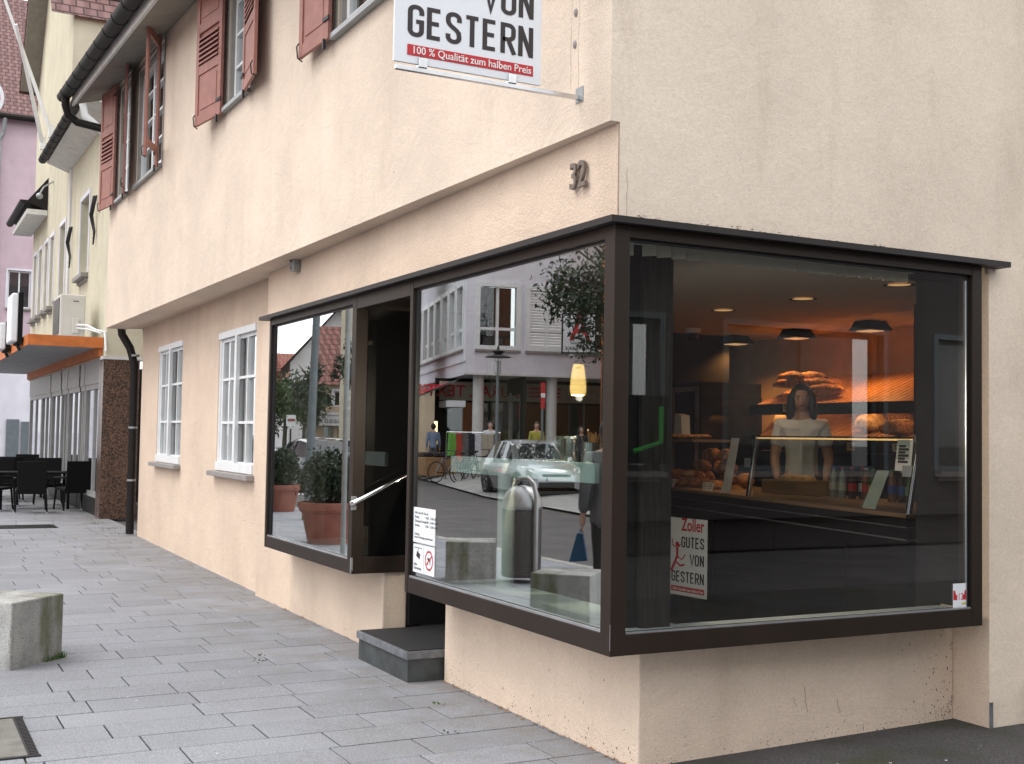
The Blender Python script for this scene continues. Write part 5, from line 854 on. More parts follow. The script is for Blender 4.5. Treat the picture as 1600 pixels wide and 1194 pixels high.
# light boxes over the canopy
for y, z0, h, d, lab in ((18.55, 3.14, .93, .42, 'tall white light box sign with a dark side on the canopy edge'), (21.0, 3.14, .58, .42, 'low white light box sign farther along the canopy edge')):
    t = thing('light_box_sign', lab, 'sign', (-.9, y, z0)); x = -.86
    MB().box(x-.08, x, y, y+.9, z0, z0+h).build('casing', 'interior_black', t); MB().box(x-.20, x-.081, y+.0, y+.9, z0+.02, z0+h-.02).build('face', 'sign_white', t, bevel=.03); MB().tube([(x-.08, y+.2, z0), (x-.02, y+.2, z0-.12)], .03, 6).build('bracket', 'iron', t)
rs = thing('round_traffic_sign', 'round red traffic sign with a white rim cut off by the left picture edge', 'traffic sign', (-2.18, 10, 5.37)); mb = ring((-2.18, 9.98, 5.37), 0, .215, (1, 0, 0), (0, 0, 1)); mb.build('red_face', 'red_print', rs); ring((-2.18, 9.979, 5.37), .215, .255, (1, 0, 0), (0, 0, 1)).build('white_rim', 'sign_white', rs); MB().tube([(-2.18, 9.99, 5.37), (-2.18, 10.0, 5.37)], .26, 28).build('back_plate', 'zinc', rs); MB().tube([(-2.25, 10.05, 0), (-2.25, 10.05, 5.6)], .035, 10).build('post', 'zinc', rs)
# café furniture
def chair(name, label):
    t = thing(name, label, 'chair', group='black woven chairs of the café'); w = .27
    MB().hexa([(-w, -.24, .40), (w, -.24, .40), (w, .25, .42), (-w, .25, .42), (-w, -.24, .45), (w, -.24, .45), (w, .25, .47), (-w, .25, .47)]).build('seat', 'rattan', t, local=True, bevel=.012)
    MB().hexa([(-w*.92, -.24, .36), (w*.92, -.24, .36), (w*.92, -.20, .36), (-w*.92, -.20, .36), (-w*.96, -.33, .98), (w*.96, -.33, .98), (w*.96, -.29, .98), (-w*.96, -.29, .98)]).build('backrest', 'rattan', t, local=True, bevel=.012)
    for s in (-1, 1):
        for y in (-.22, .23): l = MB().tube([(s*(w-.02), y, .42), (s*(w+.01), y*1.12, .02)], [.022, .017], 8).build('leg', 'rattan', t, local=True); MB().lathe([(.019, .0), (.019, .025)], (s*(w+.01), y*1.12, 0), 8).build('foot_cap', 'foil', l, local=True)
        MB().tube([(s*w, -.27, .66), (s*(w+.03), -.05, .66), (s*(w+.03), .2, .65), (s*(w+.01), .24, .45)], .022, 8).build('armrest', 'rattan', t, local=True)
    return t
c0 = chair('woven_chair', 'black woven armchair nearest the picture edge, its back to the viewer'); c0.location = (-.52, 19.55, 0); c0.rotation_euler.z = R(-4)
for x, y, a, lab in ((.28, 19.85, 14, 'black woven armchair turned aside, closest to the granite pillar'), (-1.15, 20.2, -40, 'black woven armchair half cut by the left picture edge'), (.05, 21.9, 175, 'black woven armchair across the table, behind the chair by the pillar'), (-.85, 21.8, 182, 'black woven armchair across the table, behind the chair at the edge'), (-.6, 23.4, 3, 'black woven armchair of the second table on its near side'), (.0, 25.4, 180, 'black woven armchair at the far side of the second table'), (-.9, 25.3, 176, 'black woven armchair farthest down the canopy')): dup(c0, (x, y, 0), R(a), lab)
for x, y, lab in ((-.35, 20.85, 'low black café table between the nearest woven chairs'), (-.4, 24.4, 'black café table farther under the canopy')):
    t = thing('cafe_table', lab, 'table', (x, y, 0)); MB().box(x-.75, x+.7, y-.4, y+.4, .70, .735).build('tabletop', 'rattan', t, bevel=.01)
    for s in (-1, 1):
        for q in (-1, 1): MB().box(x+s*.62-.025, x+s*.62+.025, y+q*.34-.025, y+q*.34+.025, 0, .70).build('leg', 'rattan', t)
# ------------------------------------------------------------------ street pieces
def block(label, c, s, h, rz):
    t = thing('concrete_block', label, 'seat block', (c[0], c[1], 0), rz); MB().box(-s/2, s/2, -s/2, s/2, -.01, h).build('block', 'block_concrete', t, local=True, bevel=.012); return t
def weathered_concrete(name):
    m, n, l, p = nmat(name); p.inputs['Roughness'].default_value = .92; tc = n.new('ShaderNodeTexCoord')
    def nz(s, d, lo, hi, ca, cb, st=None):
        mp = n.new('ShaderNodeMapping'); l.new(tc.outputs['Object'], mp.inputs[0])
        if st: mp.inputs['Scale'].default_value = st
        t = n.new('ShaderNodeTexNoise'); t.inputs['Scale'].default_value = s; t.inputs['Detail'].default_value = d; t.inputs['Roughness'].default_value = .65; l.new(mp.outputs[0], t.inputs['Vector'])
        r = n.new('ShaderNodeValToRGB'); l.new(t.outputs[0], r.inputs[0]); r.color_ramp.elements[0].position = lo; r.color_ramp.elements[1].position = hi; r.color_ramp.elements[0].color = list(ca)+[1]; r.color_ramp.elements[1].color = list(cb)+[1]; return t, r.outputs[0]
    def mix(a, c, f=None, mode='MULTIPLY'):
        x = n.new('ShaderNodeMix'); x.data_type = 'RGBA'; x.blend_type = mode; x.inputs['Factor'].default_value = 1; l.new(a, x.inputs[6]); l.new(c, x.inputs[7])
        if f: l.new(f, x.inputs['Factor'])
        return x.outputs[2]
    _, b = nz(6, 6, .3, .7, (.30, .30, .295), (.46, .46, .445)); tp, sp = nz(95, 3, .33, .47, (.42, .42, .42), (1, 1, 1)); _, st = nz(5, 5, .48, .66, (1, 1, 1), (.55, .55, .52), (1, 1, .12)); _, gm = nz(2.6, 5, .54, .66, (0, 0, 0), (.8, .8, .8), (1, 1, .3)); _, gr = nz(8, 3, .3, .7, (.10, .11, .05), (.17, .17, .09))
    l.new(mix(mix(mix(b, sp), st), gr, gm, 'MIX'), p.inputs['Base Color']); bn = n.new('ShaderNodeBump'); bn.inputs['Strength'].default_value = .6; bn.inputs['Distance'].default_value = .008; l.new(tp.outputs[0], bn.inputs['Height']); l.new(bn.outputs[0], p.inputs['Normal']); MATS[name] = m
weathered_concrete('block_concrete')
b1 = block('weathered concrete seat block with green streaks at the left of the pavement', (-2.205, 4.232), .525, .445, R(45)); block('concrete seat block standing by the litter bin', (-2.72, 7.20), .54, .45, R(28))
mo = MB()
for k in range(70):
    a = RND.random(); q = Vector((-1.845, 4.22, 0)).lerp(Vector((-1.98, 4.09, 0)), a**2)+Vector((RND.uniform(0, .03), RND.uniform(-.03, 0), 0)); mo.tube([q, q+Vector((RND.uniform(-.02, .02), RND.uniform(-.02, .02), RND.uniform(.02, .05)))], [.003, .001], 4)
gt_ = mo.build('grass_tuft', 'moss'); tag(gt_, 'small tuft of grass at the foot of the concrete block', 'grass')
mo = MB()
for (x, y, n, sp) in ((-.02, 1.85, 7, .02), (-.62, 3.55, 12, .03), (-.55, 3.75, 7, .02), (.26, 14.3, 40, .12), (.2, 15.4, 60, .15), (-.25, 1.2, 6, .02), (.3, 16.6, 60, .15)):
    for k in range(n):
        q = Vector((x+RND.gauss(0, sp), y+RND.gauss(0, sp), 0)); b = Vector((RND.gauss(0, .007), RND.gauss(0, .007), RND.uniform(.003, .010))); mo.add([q, q+b+Vector((.006, 0, 0)), q+b*1.6, q+b-Vector((.006, 0, 0))], [(0, 1, 2, 3)])
w_ = mo.build('pavement_weeds', 'moss'); w_['kind'] = 'stuff'; w_['label'] = 'small weeds growing in the joints of the pavement'; w_['category'] = 'weeds'
mo = MB()
for k in range(70):
    q = Vector((RND.uniform(1.2, 4), RND.uniform(-1.2, .1), .008)); s = RND.choice((.003, .004, .006, .011)); a = RND.random()*6; mo.add([q+Vector((s*math.cos(a+i*1.57)*RND.uniform(.6, 1.4), s*math.sin(a+i*1.57)*.8, 0)) for i in range(4)], [(0, 1, 2, 3)])
for k in range(30):
    q = Vector((RND.uniform(-2.2, .2), RND.uniform(.5, 6), .003)); s = RND.choice((.004, .005, .008)); a = RND.random()*6; mo.add([q+Vector((s*math.cos(a+i*1.57)*RND.uniform(.6, 1.4), s*math.sin(a+i*1.57)*.8, 0)) for i in range(4)], [(0, 1, 2, 3)])
w_ = mo.build('paper_scraps', 'paper'); w_['kind'] = 'stuff'; w_['label'] = 'white scraps scattered on the asphalt'; w_['category'] = 'litter'
mo = MB()
for k in range(240):      # crumbs of leaves and dirt along the foot of the wall
    y = RND.uniform(.2, 6.6); x = .285-abs(RND.gauss(0, .014)); q = Vector((x, y, .004)); s = RND.uniform(.004, .011)
    if 2.44 < y < 3.5: continue
    a = RND.random()*6; mo.add([q+Vector((s*math.cos(a+i*1.57), s*math.sin(a+i*1.57)*1.4, RND.uniform(0, .008))) for i in range(4)], [(0, 1, 2, 3)])
w_ = mo.build('leaf_litter', 'crate_wood'); w_['kind'] = 'stuff'; w_['label'] = 'dry crumbs and leaf litter along the foot of the wall'; w_['category'] = 'litter'
mc = thing('manhole_cover', 'square paved manhole cover with a slotted iron edge at the lower left of the pavement', 'manhole cover', (-2.7, 2.0, .004)); MB().box(-3.15, -2.31, 1.62, 2.44, .001, .008).build('cover', 'cover_stone', mc); mb = MB()
for k in range(28): mb.box(-2.30, -2.262, 1.61+k*.03, 1.627+k*.03, .001, .011)
mb.box(-3.2, -2.255, 1.585, 1.605, .001, .010).box(-3.2, -2.255, 2.452, 2.47, .001, .010).box(-2.312, -2.302, 1.606, 2.451, .001, .012).build('slotted_frame', 'iron', mc)
dg_ = thing('drain_grate', 'long dark drain grate in the pavement before the café chairs', 'drain', (-1.0, 16.1, .004)); mb = MB()
for k in range(14): mb.box(-1.75, -.5, 15.75+k*.05, 15.78+k*.05, .001, .01)
mb.build('grate', 'iron', dg_); MB().box(-1.78, -.47, 15.72, 16.47, .001, .004).build('pit', 'gasket', dg_)
lb = thing('litter_bin', 'round steel litter bin with domed top, mesh basket and a bent tube post', 'litter bin', (-3.2, 6.93, 0))
mb = MB(); N = 30
MB().lathe([(.205, .06), (.21, .80)], (-3.2, 6.93, 0), 28).build('basket', 'ac_grille', lb, smooth=True)
for k in range(22): mb.lathe([(.213, .09+k*.032), (.216, .097+k*.032), (.213, .104+k*.032)], (-3.2, 6.93, 0), 28)
for k in range(24): a = k*math.pi/12; mb.tube([(-3.2+.214*math.cos(a), 6.93+.214*math.sin(a), .07), (-3.2+.214*math.cos(a), 6.93+.214*math.sin(a), .80)], .004, 4)
mb.build('basket_mesh', 'ac_grille', lb); MB().lathe([(.22, .80), (.225, .81), (.225, .83)], (-3.2, 6.93, 0), 28).build('collar', 'bin_steel', lb, smooth=True); MB().lathe([(.222, .831), (.215, .90), (.18, .98), (.11, 1.04), (.02, 1.06)], (-3.2, 6.93, 0), 28).build('dome', 'bin_steel', lb, smooth=True)
MB().tube([(-3.24, 6.68, 0), (-3.24, 6.68, .95), (-3.23, 6.72, 1.08), (-3.21, 6.83, 1.145), (-3.19, 6.98, 1.13), (-3.17, 7.08, 1.05)], .026, 12).build('tube_post', 'bin_steel', lb, smooth=True)
def planter(label, x, y, r, h, br, bh, seed, tall=False):
    t = thing('planter', label, 'planter', (x, y, 0)); k = r
    MB().lathe([(k*.66, 0), (k*.88, h*.76), (k*.93, h*.77), (k*.93, h*.80), (k*.96, h*.81), (k*1.0, h*.98), (k*.99, h), (k*.90, h), (k*.86, h*.86)], (x, y, 0), 32).build('pot', 'terracotta', t, smooth=True); MB().lathe([(k*.745, h*.30), (k*.755, h*.305), (k*.747, h*.315)], (x, y, 0), 32).build('pot_band', 'terracotta', t); MB().lathe([(.01, h*.86), (k*.86, h*.87)], (x, y, 0), 20).build('soil', 'soil', t)
    rn = random.Random(seed); mb = MB(); leaves(mb, (x, y, h*.9+bh*.5), br, br, bh*.56, 4200, .035, rn, .5); leaves(mb, (x, y, h*.9+bh*.5), br*1.05, br*1.05, bh*.62, 900, .03, rn, .2, 26); mb.build('shrub', 'leaf_dark', t); MB().tube([(x, y, h*.8), (x, y, h+bh*.5)], .03, 6).build('stem', 'bark', t)
planter('large terracotta planter with a wide clipped bush, nearer of the two', -2.72, 11.95, .47, .60, .45, .78, 3); planter('terracotta planter with a bushy shrub farther up the pavement', -4.12, 18.9, .36, .54, .34, .78, 5)
# ------------------------------------------------------------------ across the street (seen in the display windows)
gv = lambda x, y: max(0, min(.45, .45*((-x-9.3)-(y-10)*.2)/4))
mb = MB()
for (a, b, c, d) in (((-9.9, 16.5, .002), (-11.0, 23.5, .002), (-15.0, 29, .30), (-15, 16, .30)), ((-11.0, 23.5, .002), (-14.9, 37.6, .002), (-16.4, 38, .32), (-15.0, 29, .30)), ((-15, 16, .3), (-15, 29, .3), (-40, 36, .36), (-40, 16, .36)), ((-15.0, 29, .30), (-16.4, 38, .32), (-30, 50, .36), (-40, 36, .36))): mb.quad(a, b, c, d)
structure(mb.build('plaza', 'far_paving'))
ab = thing('arcade_house', 'pale grey house across the street with ribbon windows and a columned textile shop', 'house', (-18, 36, .3))
K = (-14.95, 33.15); RF = Frame(K, (-20.05, 32.23)); LF = Frame(K, (-18.37, 46.0), -1)
rw = [(.42+1.87*k, 1.93+1.87*k, 4.75, 7.0) for k in range(8)]; lw = [(.38+1.64*k, 1.72+1.64*k, 4.75, 7.05) for k in range(8)]
wall(RF, 0, 16, 3.75, 12.5, .35, rw).build('front_wall', 'plaster_grey', ab); wall(LF, 0.002, 14, 3.75, 12.5, .35, lw).build('side_wall', 'plaster_grey', ab)
def ribbon(F, ws, parent):
    for i, (a, b, c, d) in enumerate(ws):
        w = MB(); s = .08
        for p, q, r, t in ((a-.09, a+s, c-.08, d+.09), (b-s, b+.09, c-.08, d+.09), (a+s, b-s, d-s, d+.09), (a+s, b-s, c-.08, c+.06)): w.fbox(F, p, q, -.18, .06, r, t)
        m = (a+b)/2; w.fbox(F, m-.05, m+.05, -.16, -.06, c+.06, d-s); w.fbox(F, a+s, m-.05, -.16, -.06, c+.62, c+.72); w.fbox(F, m+.05, b-s, -.16, -.06, c+.62, c+.72); w = w.build('window', 'white_paint', parent)
        if F is RF and i == 1:
            sh = MB(); [sh.fbox(F, a+s, b-s, -.12, -.09, c+.06+k*.1, c+.15+k*.1) for k in range(21)]; sh.build('roller_shutter', 'plaster_white', w)
        else:
            MB().quad(F(a+s, -.12, c), F(b-s, -.12, c), F(b-s, -.12, d), F(a+s, -.12, d)).build('pane', 'house_glass', w); MB().fbox(F, a, b, -.9, -.88, c, d).build('room', 'interior_dark', w)
        MB().fbox(F, a-.09, b+.09, -.1, .12, c-.16, c-.09).build('sill', 'sill_stone', w)
ribbon(RF, rw, ab); ribbon(LF, lw, ab)
MB().fbox(LF, -.06, 14, .001, .06, 4.20, 4.27).fbox(RF, -.06, 16, .001, .05, 3.75, 3.82).build('cornice', 'plaster_white', ab)
MB().add([RF(0, 0, 3.751), RF(16, 0, 3.751), RF(16, -6, 3.751), LF(14, -6, 3.751), LF(14, 0, 3.751)], [(0, 1, 2, 3, 4)]).build('arcade_soffit', 'plaster_white', ab)
mb = MB()
for u in (.62, 3.4, 6.2, 9.0): mb.lathe([(.2, .2), (.2, 3.75)], RF(u, -.45, 0), 20)
mb.build('columns', 'plaster_white', ab, smooth=True)
MB().fbox(RF, -.3, 16, -3.2, -3.1, .2, 3.75).build('shop_front', 'interior_dark', ab); MB().fbox(LF, .3, 14, -2.3, -2.2, .2, 3.75).build('shop_front', 'interior_dark', ab)
gl = MB(); fr = MB()
for k in range(8): gl.fbox(RF, .1+1.4*k, 1.4+1.4*k, -3.05, -3.04, .5, 2.85); fr.fbox(RF, 1.41+1.4*k, 1.49+1.4*k, -3.06, -2.98, .2, 2.9)
for k in range(8): gl.fbox(LF, .4+1.5*k, 1.8+1.5*k, -2.1, -2.09, .5, 3.1); fr.fbox(LF, 1.81+1.5*k, 1.89+1.5*k, -2.12, -2.02, .2, 3.2)
gl.build('shop_glass', 'house_glass', ab); fr.build('shop_frame', 'grey_paint', ab)
MB().fbox(RF, -.2, 6.5, -2.9, -2.8, 2.92, 3.62).build('shop_sign_board', 'cloth_beige', ab); text('lettering', 'BURAK TEXTIL', .62, RF(2.95, -2.79, 3.06), -RF.u, (0, 0, 1), 'red_print', ab, width=4.1, off=.01)
MB().fbox(RF, 3.3, 4.6, -2.795, -2.785, 3.4, 3.46).fbox(RF, 3.3, 4.6, -2.795, -2.785, 3.25, 3.31).fbox(RF, 3.3, 4.6, -2.795, -2.785, 3.1, 3.16).build('sign_stripes', 'red_print', ab)
MB().fbox(LF, .9, 2.5, -.2, .5, 2.62, 2.85).build('name_board', 'sign_white', ab); MB().fbox(RF, -.6, -.5, -2.0, -1.9, .9, 2.1).build('gold_lights', 'led_gold', ab)
mb = MB(); mc_ = MB(); md_ = MB()
md_.add([LF(.6, .05, 3.62), LF(13, .05, 3.62), LF(13, 1.55, 2.92), LF(.6, 1.55, 2.92)], [(0, 1, 2, 3)])
mb.add([LF(1.5, .3, 3.52), LF(11, .3, 3.52), LF(11, 2.1, 2.75), LF(1.5, 2.1, 2.75), LF(1.5, 2.11, 2.5), LF(11, 2.11, 2.5)], [(0, 1, 2, 3), (3, 2, 5, 4)]); mc_.add([LF(7.5, .32, 3.525), LF(12.8, .32, 3.525), LF(12.8, .95, 3.235), LF(7.5, .95, 3.235)], [(0, 1, 2, 3)])
aw = mb.build('awning', 'awning_red', ab); mc_.build('blue_stripe', 'awning_blue', aw); md_.build('dark_back', 'awning_dark', aw)
oh = thing('orange_house', 'orange rendered house next to the arcade house across the street', 'house', (-25, 25, .3)); MB().hexa([(-18.12, 29.2, .2), (-18.12, 14, .2), (-30, 14, .2), (-30, 29.2, .2), (-18.12, 29.2, 11), (-18.12, 14, 11), (-30, 14, 11), (-30, 29.2, 11)]).build('wall', 'plaster_orange', oh); MB().quad((-18.0, 29.3, 10.95), (-18.0, 14, 10.95), (-23, 14, 15), (-23, 29.3, 15)).build('roof', 'tile_red', oh)
lp = thing('street_lamp', 'slim grey street lamp with a dark disc cap across the street', 'street lamp', (-13.3, 27.37, .1)); x, y = -13.29, 27.36
MB().lathe([(.10, .05), (.08, .9), (.05, 1.0), (.045, 3.45)], (x, y, 0), 12).build('pole', 'post_paint', lp, smooth=True); MB().lathe([(.05, 3.46), (.09, 3.5), (.10, 3.85), (.08, 3.87)], (x, y, 0), 14).build('lantern', 'house_glass', lp); MB().lathe([(.40, 3.98), (.39, 4.0), (.1, 4.08), (.2, 4.16), (.19, 4.18), (.05, 4.22), (.02, 4.34)], (x, y, 0), 20).build('disc_cap', 'iron', lp, smooth=True); mb = MB()
for k in range(4): a = k*1.57+.4; mb.tube([(x+.09*math.cos(a), y+.09*math.sin(a), 3.48), (x+.09*math.cos(a), y+.09*math.sin(a), 3.99)], .008, 4)
mb.build('lantern_frame', 'iron', lp)
ap = thing('pharmacy_sign', 'square white pharmacy sign with a red letter and the word APOTHEKE', 'sign', (-16.46, 27.9, 4.3)); d = Vector((19.4, -32.5, 0)).normalized(); u = Vector((-d.y, d.x, 0))   # u: to the viewer's right
o = Vector((-16.46, 27.9, 0)); AF = Frame(tuple((o-u*.54).xy), tuple((o+u*.54).xy), -1)
MB().fbox(AF, 0, 1.08, -.2, 0, 4.30, 5.55).build('casing', 'sign_white', ap, bevel=.01); MB().fbox(AF, -.02, .03, -.2, .01, 4.28, 5.57).fbox(AF, 1.05, 1.10, -.2, .01, 4.28, 5.57).fbox(AF, .03, 1.05, -.2, .01, 4.28, 4.32).fbox(AF, .03, 1.05, -.2, .01, 5.53, 5.57).build('frame', 'iron', ap)
text('red_letter', 'A', 1.15, AF(.2, .012, 4.72), AF.u, (0, 0, 1), 'red_print', ap, width=.68, off=.02); text('lettering', 'APOTHEKE', .15, AF(.10, .012, 4.39), AF.u, (0, 0, 1), 'black_print', ap, width=.88, off=.008); text('lettering', 'MARIEN', .10, AF(.34, .012, 4.58), AF.u, (0, 0, 1), 'black_print', ap, width=.42, off=.004)
MB().tube([AF(.5, -.1, 5.5), AF(.5, -.6, 5.5), AF(.9, -2.5, 5.5)], .03, 6).build('arm', 'iron', ap)
rm = thing('marker_post', 'narrow red and white marker post beside the textile shop', 'post', (-13.55, 25.0, .1)); MB().tube([(-13.55, 25.02, .1), (-13.55, 25.02, 2.4)], .035, 8).build('post', 'post_paint', rm); MB().box(-13.62, -13.48, 24.99, 25.0, 2.40, 3.15).build('red_plate', 'red_print', rm); MB().box(-13.62, -13.48, 24.985, 24.989, 2.72, 2.84).build('white_band', 'white_print', rm)
# bicycles
def bicycle(label, loc, rz):
    t = thing('bicycle', label, 'bicycle', loc, rz)
    for x in (-.52, .52):
        w = MB(); w.tube([(x+.33*math.cos(i*math.pi/14), 0, .34+.33*math.sin(i*math.pi/14)) for i in range(29)], .02, 6, False); w = w.build('wheel', 'tyre', t, local=True, smooth=True); s = MB()
        for i in range(10): s.tube([(x, 0, .34), (x+.32*math.cos(i*.628), 0, .34+.32*math.sin(i*.628))], .003, 4)
        s.build('spokes', 'steel', w, local=True)
    f = MB(); A = (-.52, 0, .34); B = (-.08, 0, .30); C_ = (-.22, 0, .78); D = (.32, 0, .80); E_ = (.52, 0, .34)
    for p, q in ((A, B), (A, C_), (B, C_), (B, D), (C_, D), (D, E_)): f.tube([p, q], .018, 6)
    f.build('frame', 'car_dark', t, local=True); MB().tube([C_, (-.25, 0, .92)], .014, 6).ball((-.27, 0, .95), .13, .07, .035).build('saddle', 'tyre', t, local=True); MB().tube([D, (.28, 0, 1.0)], .014, 6).tube([(.18, -.28, 1.03), (.28, -.1, 1.02), (.28, .1, 1.02), (.18, .28, 1.03)], .013, 6).build('handlebar', 'iron', t, local=True); MB().tube([(-.08, -.08, .30), (-.05, -.08, .14)], .012, 5).tube([(-.08, .08, .30), (-.11, .08, .46)], .012, 5).box(-.09, -.01, -.14, -.06, .12, .14).build('pedals', 'iron', t, local=True); return t
bicycle('black bicycle leaning at the end of the bike row across the street', (-13.2, 30.6, .06), R(165)); bicycle('black bicycle second in the row, half hidden by the silver car', (-13.75, 30.3, .07), R(158)); bicycle('black bicycle nearest the man in the dark jacket', (-14.4, 30.6, .12), R(170))
# goods and people before the shop
cr = thing('clothes_rail', 'clothes rail hung with green, red, grey and pale garments before the shop', 'clothes rail', (-14.0, 31.9, .2)); rx = RF.u; ro = Vector((-13.75, 32.0, .2))
MB().tube([ro+Vector((0, 0, 1.5)), ro+rx*1.9+Vector((0, 0, 1.5))], .02, 6).tube([ro, ro+Vector((0, 0, 1.5))], .02, 6).tube([ro+rx*1.9, ro+rx*1.9+Vector((0, 0, 1.5))], .02, 6).build('rail', 'steel', cr)
for k, m in enumerate(('cloth_green', 'cloth_red', 'cloth_grey', 'cloth_dark', 'cloth_white', 'cloth_beige', 'cloth_beige', 'cloth_grey')):
    c = ro+rx*(.15+.22*k); MB().prism([c+rx*-.1+Vector((0, 0, 1.46)), c+rx*.1+Vector((0, 0, 1.46)), c+rx*.13+Vector((0, 0, .55+.2*(k % 3 == 0))), c+rx*-.13+Vector((0, 0, .5+.2*(k % 3 == 0)))], Vector((.08, -.35, 0))).build('garment', m, cr, bevel=.02)
for k, (x, y, m, lab) in enumerate(((-14.55, 36.0, 'fruit', 'wooden crate stall of fruit under the red awning'), (-14.3, 34.3, 'cloth_dark', 'stack of dark boxes on a stand between fruit stall and clothes rail'))):
    t = thing('crate_stall', lab, 'stall', (x, y, .2)); MB().box(x-.7, x+.5, y-.5, y+.5, .15, .80).build('crates', 'crate_wood', t, bevel=.02); mb = MB(); [mb.ball((x-.6+RND.random()*1.0, y-.4+RND.random()*.8, .88), .1, .1, .09, 8, 6) for q in range(26)]; mb.build('goods', m, t, smooth=True)
person('man in a dark open jacket and white shirt standing by the bicycles', (-15.2, 31.6, .30), face_to((-15.2, 31.6), MIR), 1.78, 'cloth_white', 'cloth_dark', vox=.016); person('man in a dark jacket over a yellow shirt behind the silver car', (-15.3, 28.5, .30), face_to((-15.3, 28.5), MIR), 1.76, 'cloth_yellow', 'cloth_dark', vox=.016)
person('shopper in a light blue shirt seen from behind at the fruit stall', (-14.55, 34.9, .28), face_to((-14.55, 34.9), MIR)+math.pi, 1.72, 'cloth_blue', 'cloth_grey', vox=.016); person('woman in dark blue at the right end of the shop arcade', (-16.3, 27.4, .28), face_to((-16.3, 27.4), MIR), 1.66, 'cloth_dark', 'cloth_dark', longhair=True, vox=.016)
mn = thing('shop_mannequin', 'pale headless mannequin bust in the textile shop', 'mannequin', tuple(RF(1.75, -2.2, .3))); c = RF(1.75, -2.2, 0); MB().lathe([(.12, .9), (.16, 1.1), (.13, 1.3), (.2, 1.6), (.16, 1.72), (.05, 1.8)], c, 16).build('bust', 'cloth_beige', mn, smooth=True); MB().tube([c+Vector((0, 0, .3)), c+Vector((0, 0, .9))], .03, 8).build('stand', 'steel', mn)
# trees
def tree(label, x, y, z0, h, crown, seed, n=2600, leaf=.10, m='leaf_dark', clumps=30, cz=None, off=(0, 0)):
    t = thing('tree', label, 'tree', (x, y, z0)); rn = random.Random(seed); rx, rz = crown; cz = cz or h-rz*.9; tr = MB(); tr.tube([(x, y, z0-.1), (x+.04, y, z0+(cz-z0)*.4), (x-.03, y+.05, cz)], [.13, .10, .07], 8)
    for k in range(9):
        a = rn.random()*6.28; b = Vector((x, y, cz-rz*.6+rn.random()*rz)); e = b+Vector((math.cos(a)*rx*.8+off[0]*.5, math.sin(a)*rx*.8+off[1]*.5, rz*rn.uniform(.1, .6))); tr.tube([b, (b+e)/2+Vector((0, 0, .1)), e], [.045, .03, .01], 5)
    tr.build('trunk', 'bark', t, smooth=True); mb = MB(); leaves(mb, (x+off[0], y+off[1], cz), rx, rx, rz, n, leaf, rn, .5, clumps); mb.build('crown', m, t); return t
tree('loose leaved street tree in front of the pharmacy sign', -15.1, 24.1, .2, 7.6, (1.8, 2.1), 11, 4600, .085, 'leaf_dark', 34, 5.9, (.25, 0))
tree('dark street tree reflected left of the tall mast', -11.8, 44.0, 0, 4.9, (1.5, 1.1), 21, 3000, .10, 'leaf_mid', 22, 2.9); tree('narrow street tree reflected behind the tall mast', -9.55, 33.9, 0, 4.6, (.7, 1.15), 22, 1800, .07, 'leaf_dark', 20, 3.0); tree('street tree before the red roofed house', -10.3, 31.5, 0, 5.0, (.75, 1.0), 23, 1500, .07, 'leaf_dark', 18, 3.6); tree('distant tree before the turreted house', -15.2, 52.0, 0, 5.4, (1.3, 1.2), 24, 2400, .10, 'leaf_mid', 20, 2.9)
ms = thing('tall_mast', 'tall tapering grey mast standing on the pavement between the planters', 'mast', (-3.9, 16.5, 0)); MB().tube([(-3.88, 16.52, 0), (-3.92, 16.5, 2.5), (-3.97, 16.43, 5.5), (-4.0, 16.4, 9)], [.085, .072, .062, .05], 14).build('mast_pole', 'post_paint', ms, smooth=True); MB().lathe([(.11, 0), (.11, .12)], (-3.88, 16.52, 0), 14).build('base', 'iron', ms)
# houses reflected far down the street
def house_box(name, label, a, b, depth, zw, wm, rm, ridge, wins=(), gable=False, over=.3):
    t = thing(name, label, 'house', (a[0], a[1], 0)); F = Frame(a, b); L = F.L
    if F.n.y > 0: F = Frame(a, b, -1)
    wall(F, 0, L, 0, zw, .3, wins).build('front_wall', wm, t); MB().fbox(F, 0, .3, -depth, -.301, 0, zw).fbox(F, L-.3, L, -depth, -.301, 0, zw).build('flank_wall', wm, t)
    if gable:
        MB().prism([F(0, -.001, zw), F(L, -.001, zw), F(L/2, -.001, ridge)], F.n*-.3).build('gable', wm, t); mb = MB()
        for p, q in (((-over, zw-over*.8), (L/2, ridge+.1)), ((L+over, zw-over*.8), (L/2, ridge+.1))): mb.add([F(p[0], over, p[1]), F(q[0], over, q[1]), F(q[0], -depth, q[1]), F(p[0], -depth, p[1])], [(0, 1, 2, 3)])
        mb.build('roof', rm, t)
    else: MB().add([F(-.2, over, zw-.1), F(L+.2, over, zw-.1), F(L+.2, -depth/2, ridge), F(-.2, -depth/2, ridge), F(-.2, -depth, zw), F(L+.2, -depth, zw)], [(0, 1, 2, 3), (3, 2, 5, 4)]).add([F(0, 0, zw), F(0, -depth, zw), F(0, -depth/2, ridge-.1), F(L, 0, zw), F(L, -depth, zw), F(L, -depth/2, ridge-.1)], [(0, 1, 2), (3, 4, 5)]).build('roof', rm, t)
    for w in wins: simple_window(t, F, *w, sill=None)
    return t, F
t, F = house_box('red_roofed_house', 'beige house with a steep two tone red tiled roof and a small shop', (-16.0, 53.0), (-22.65, 50.8), 9, 4.15, 'plaster_tan', 'tile_rust', 7.4, [(.95, 1.6, 2.95, 3.75), (2.4, 3.05, 2.95, 3.75)])
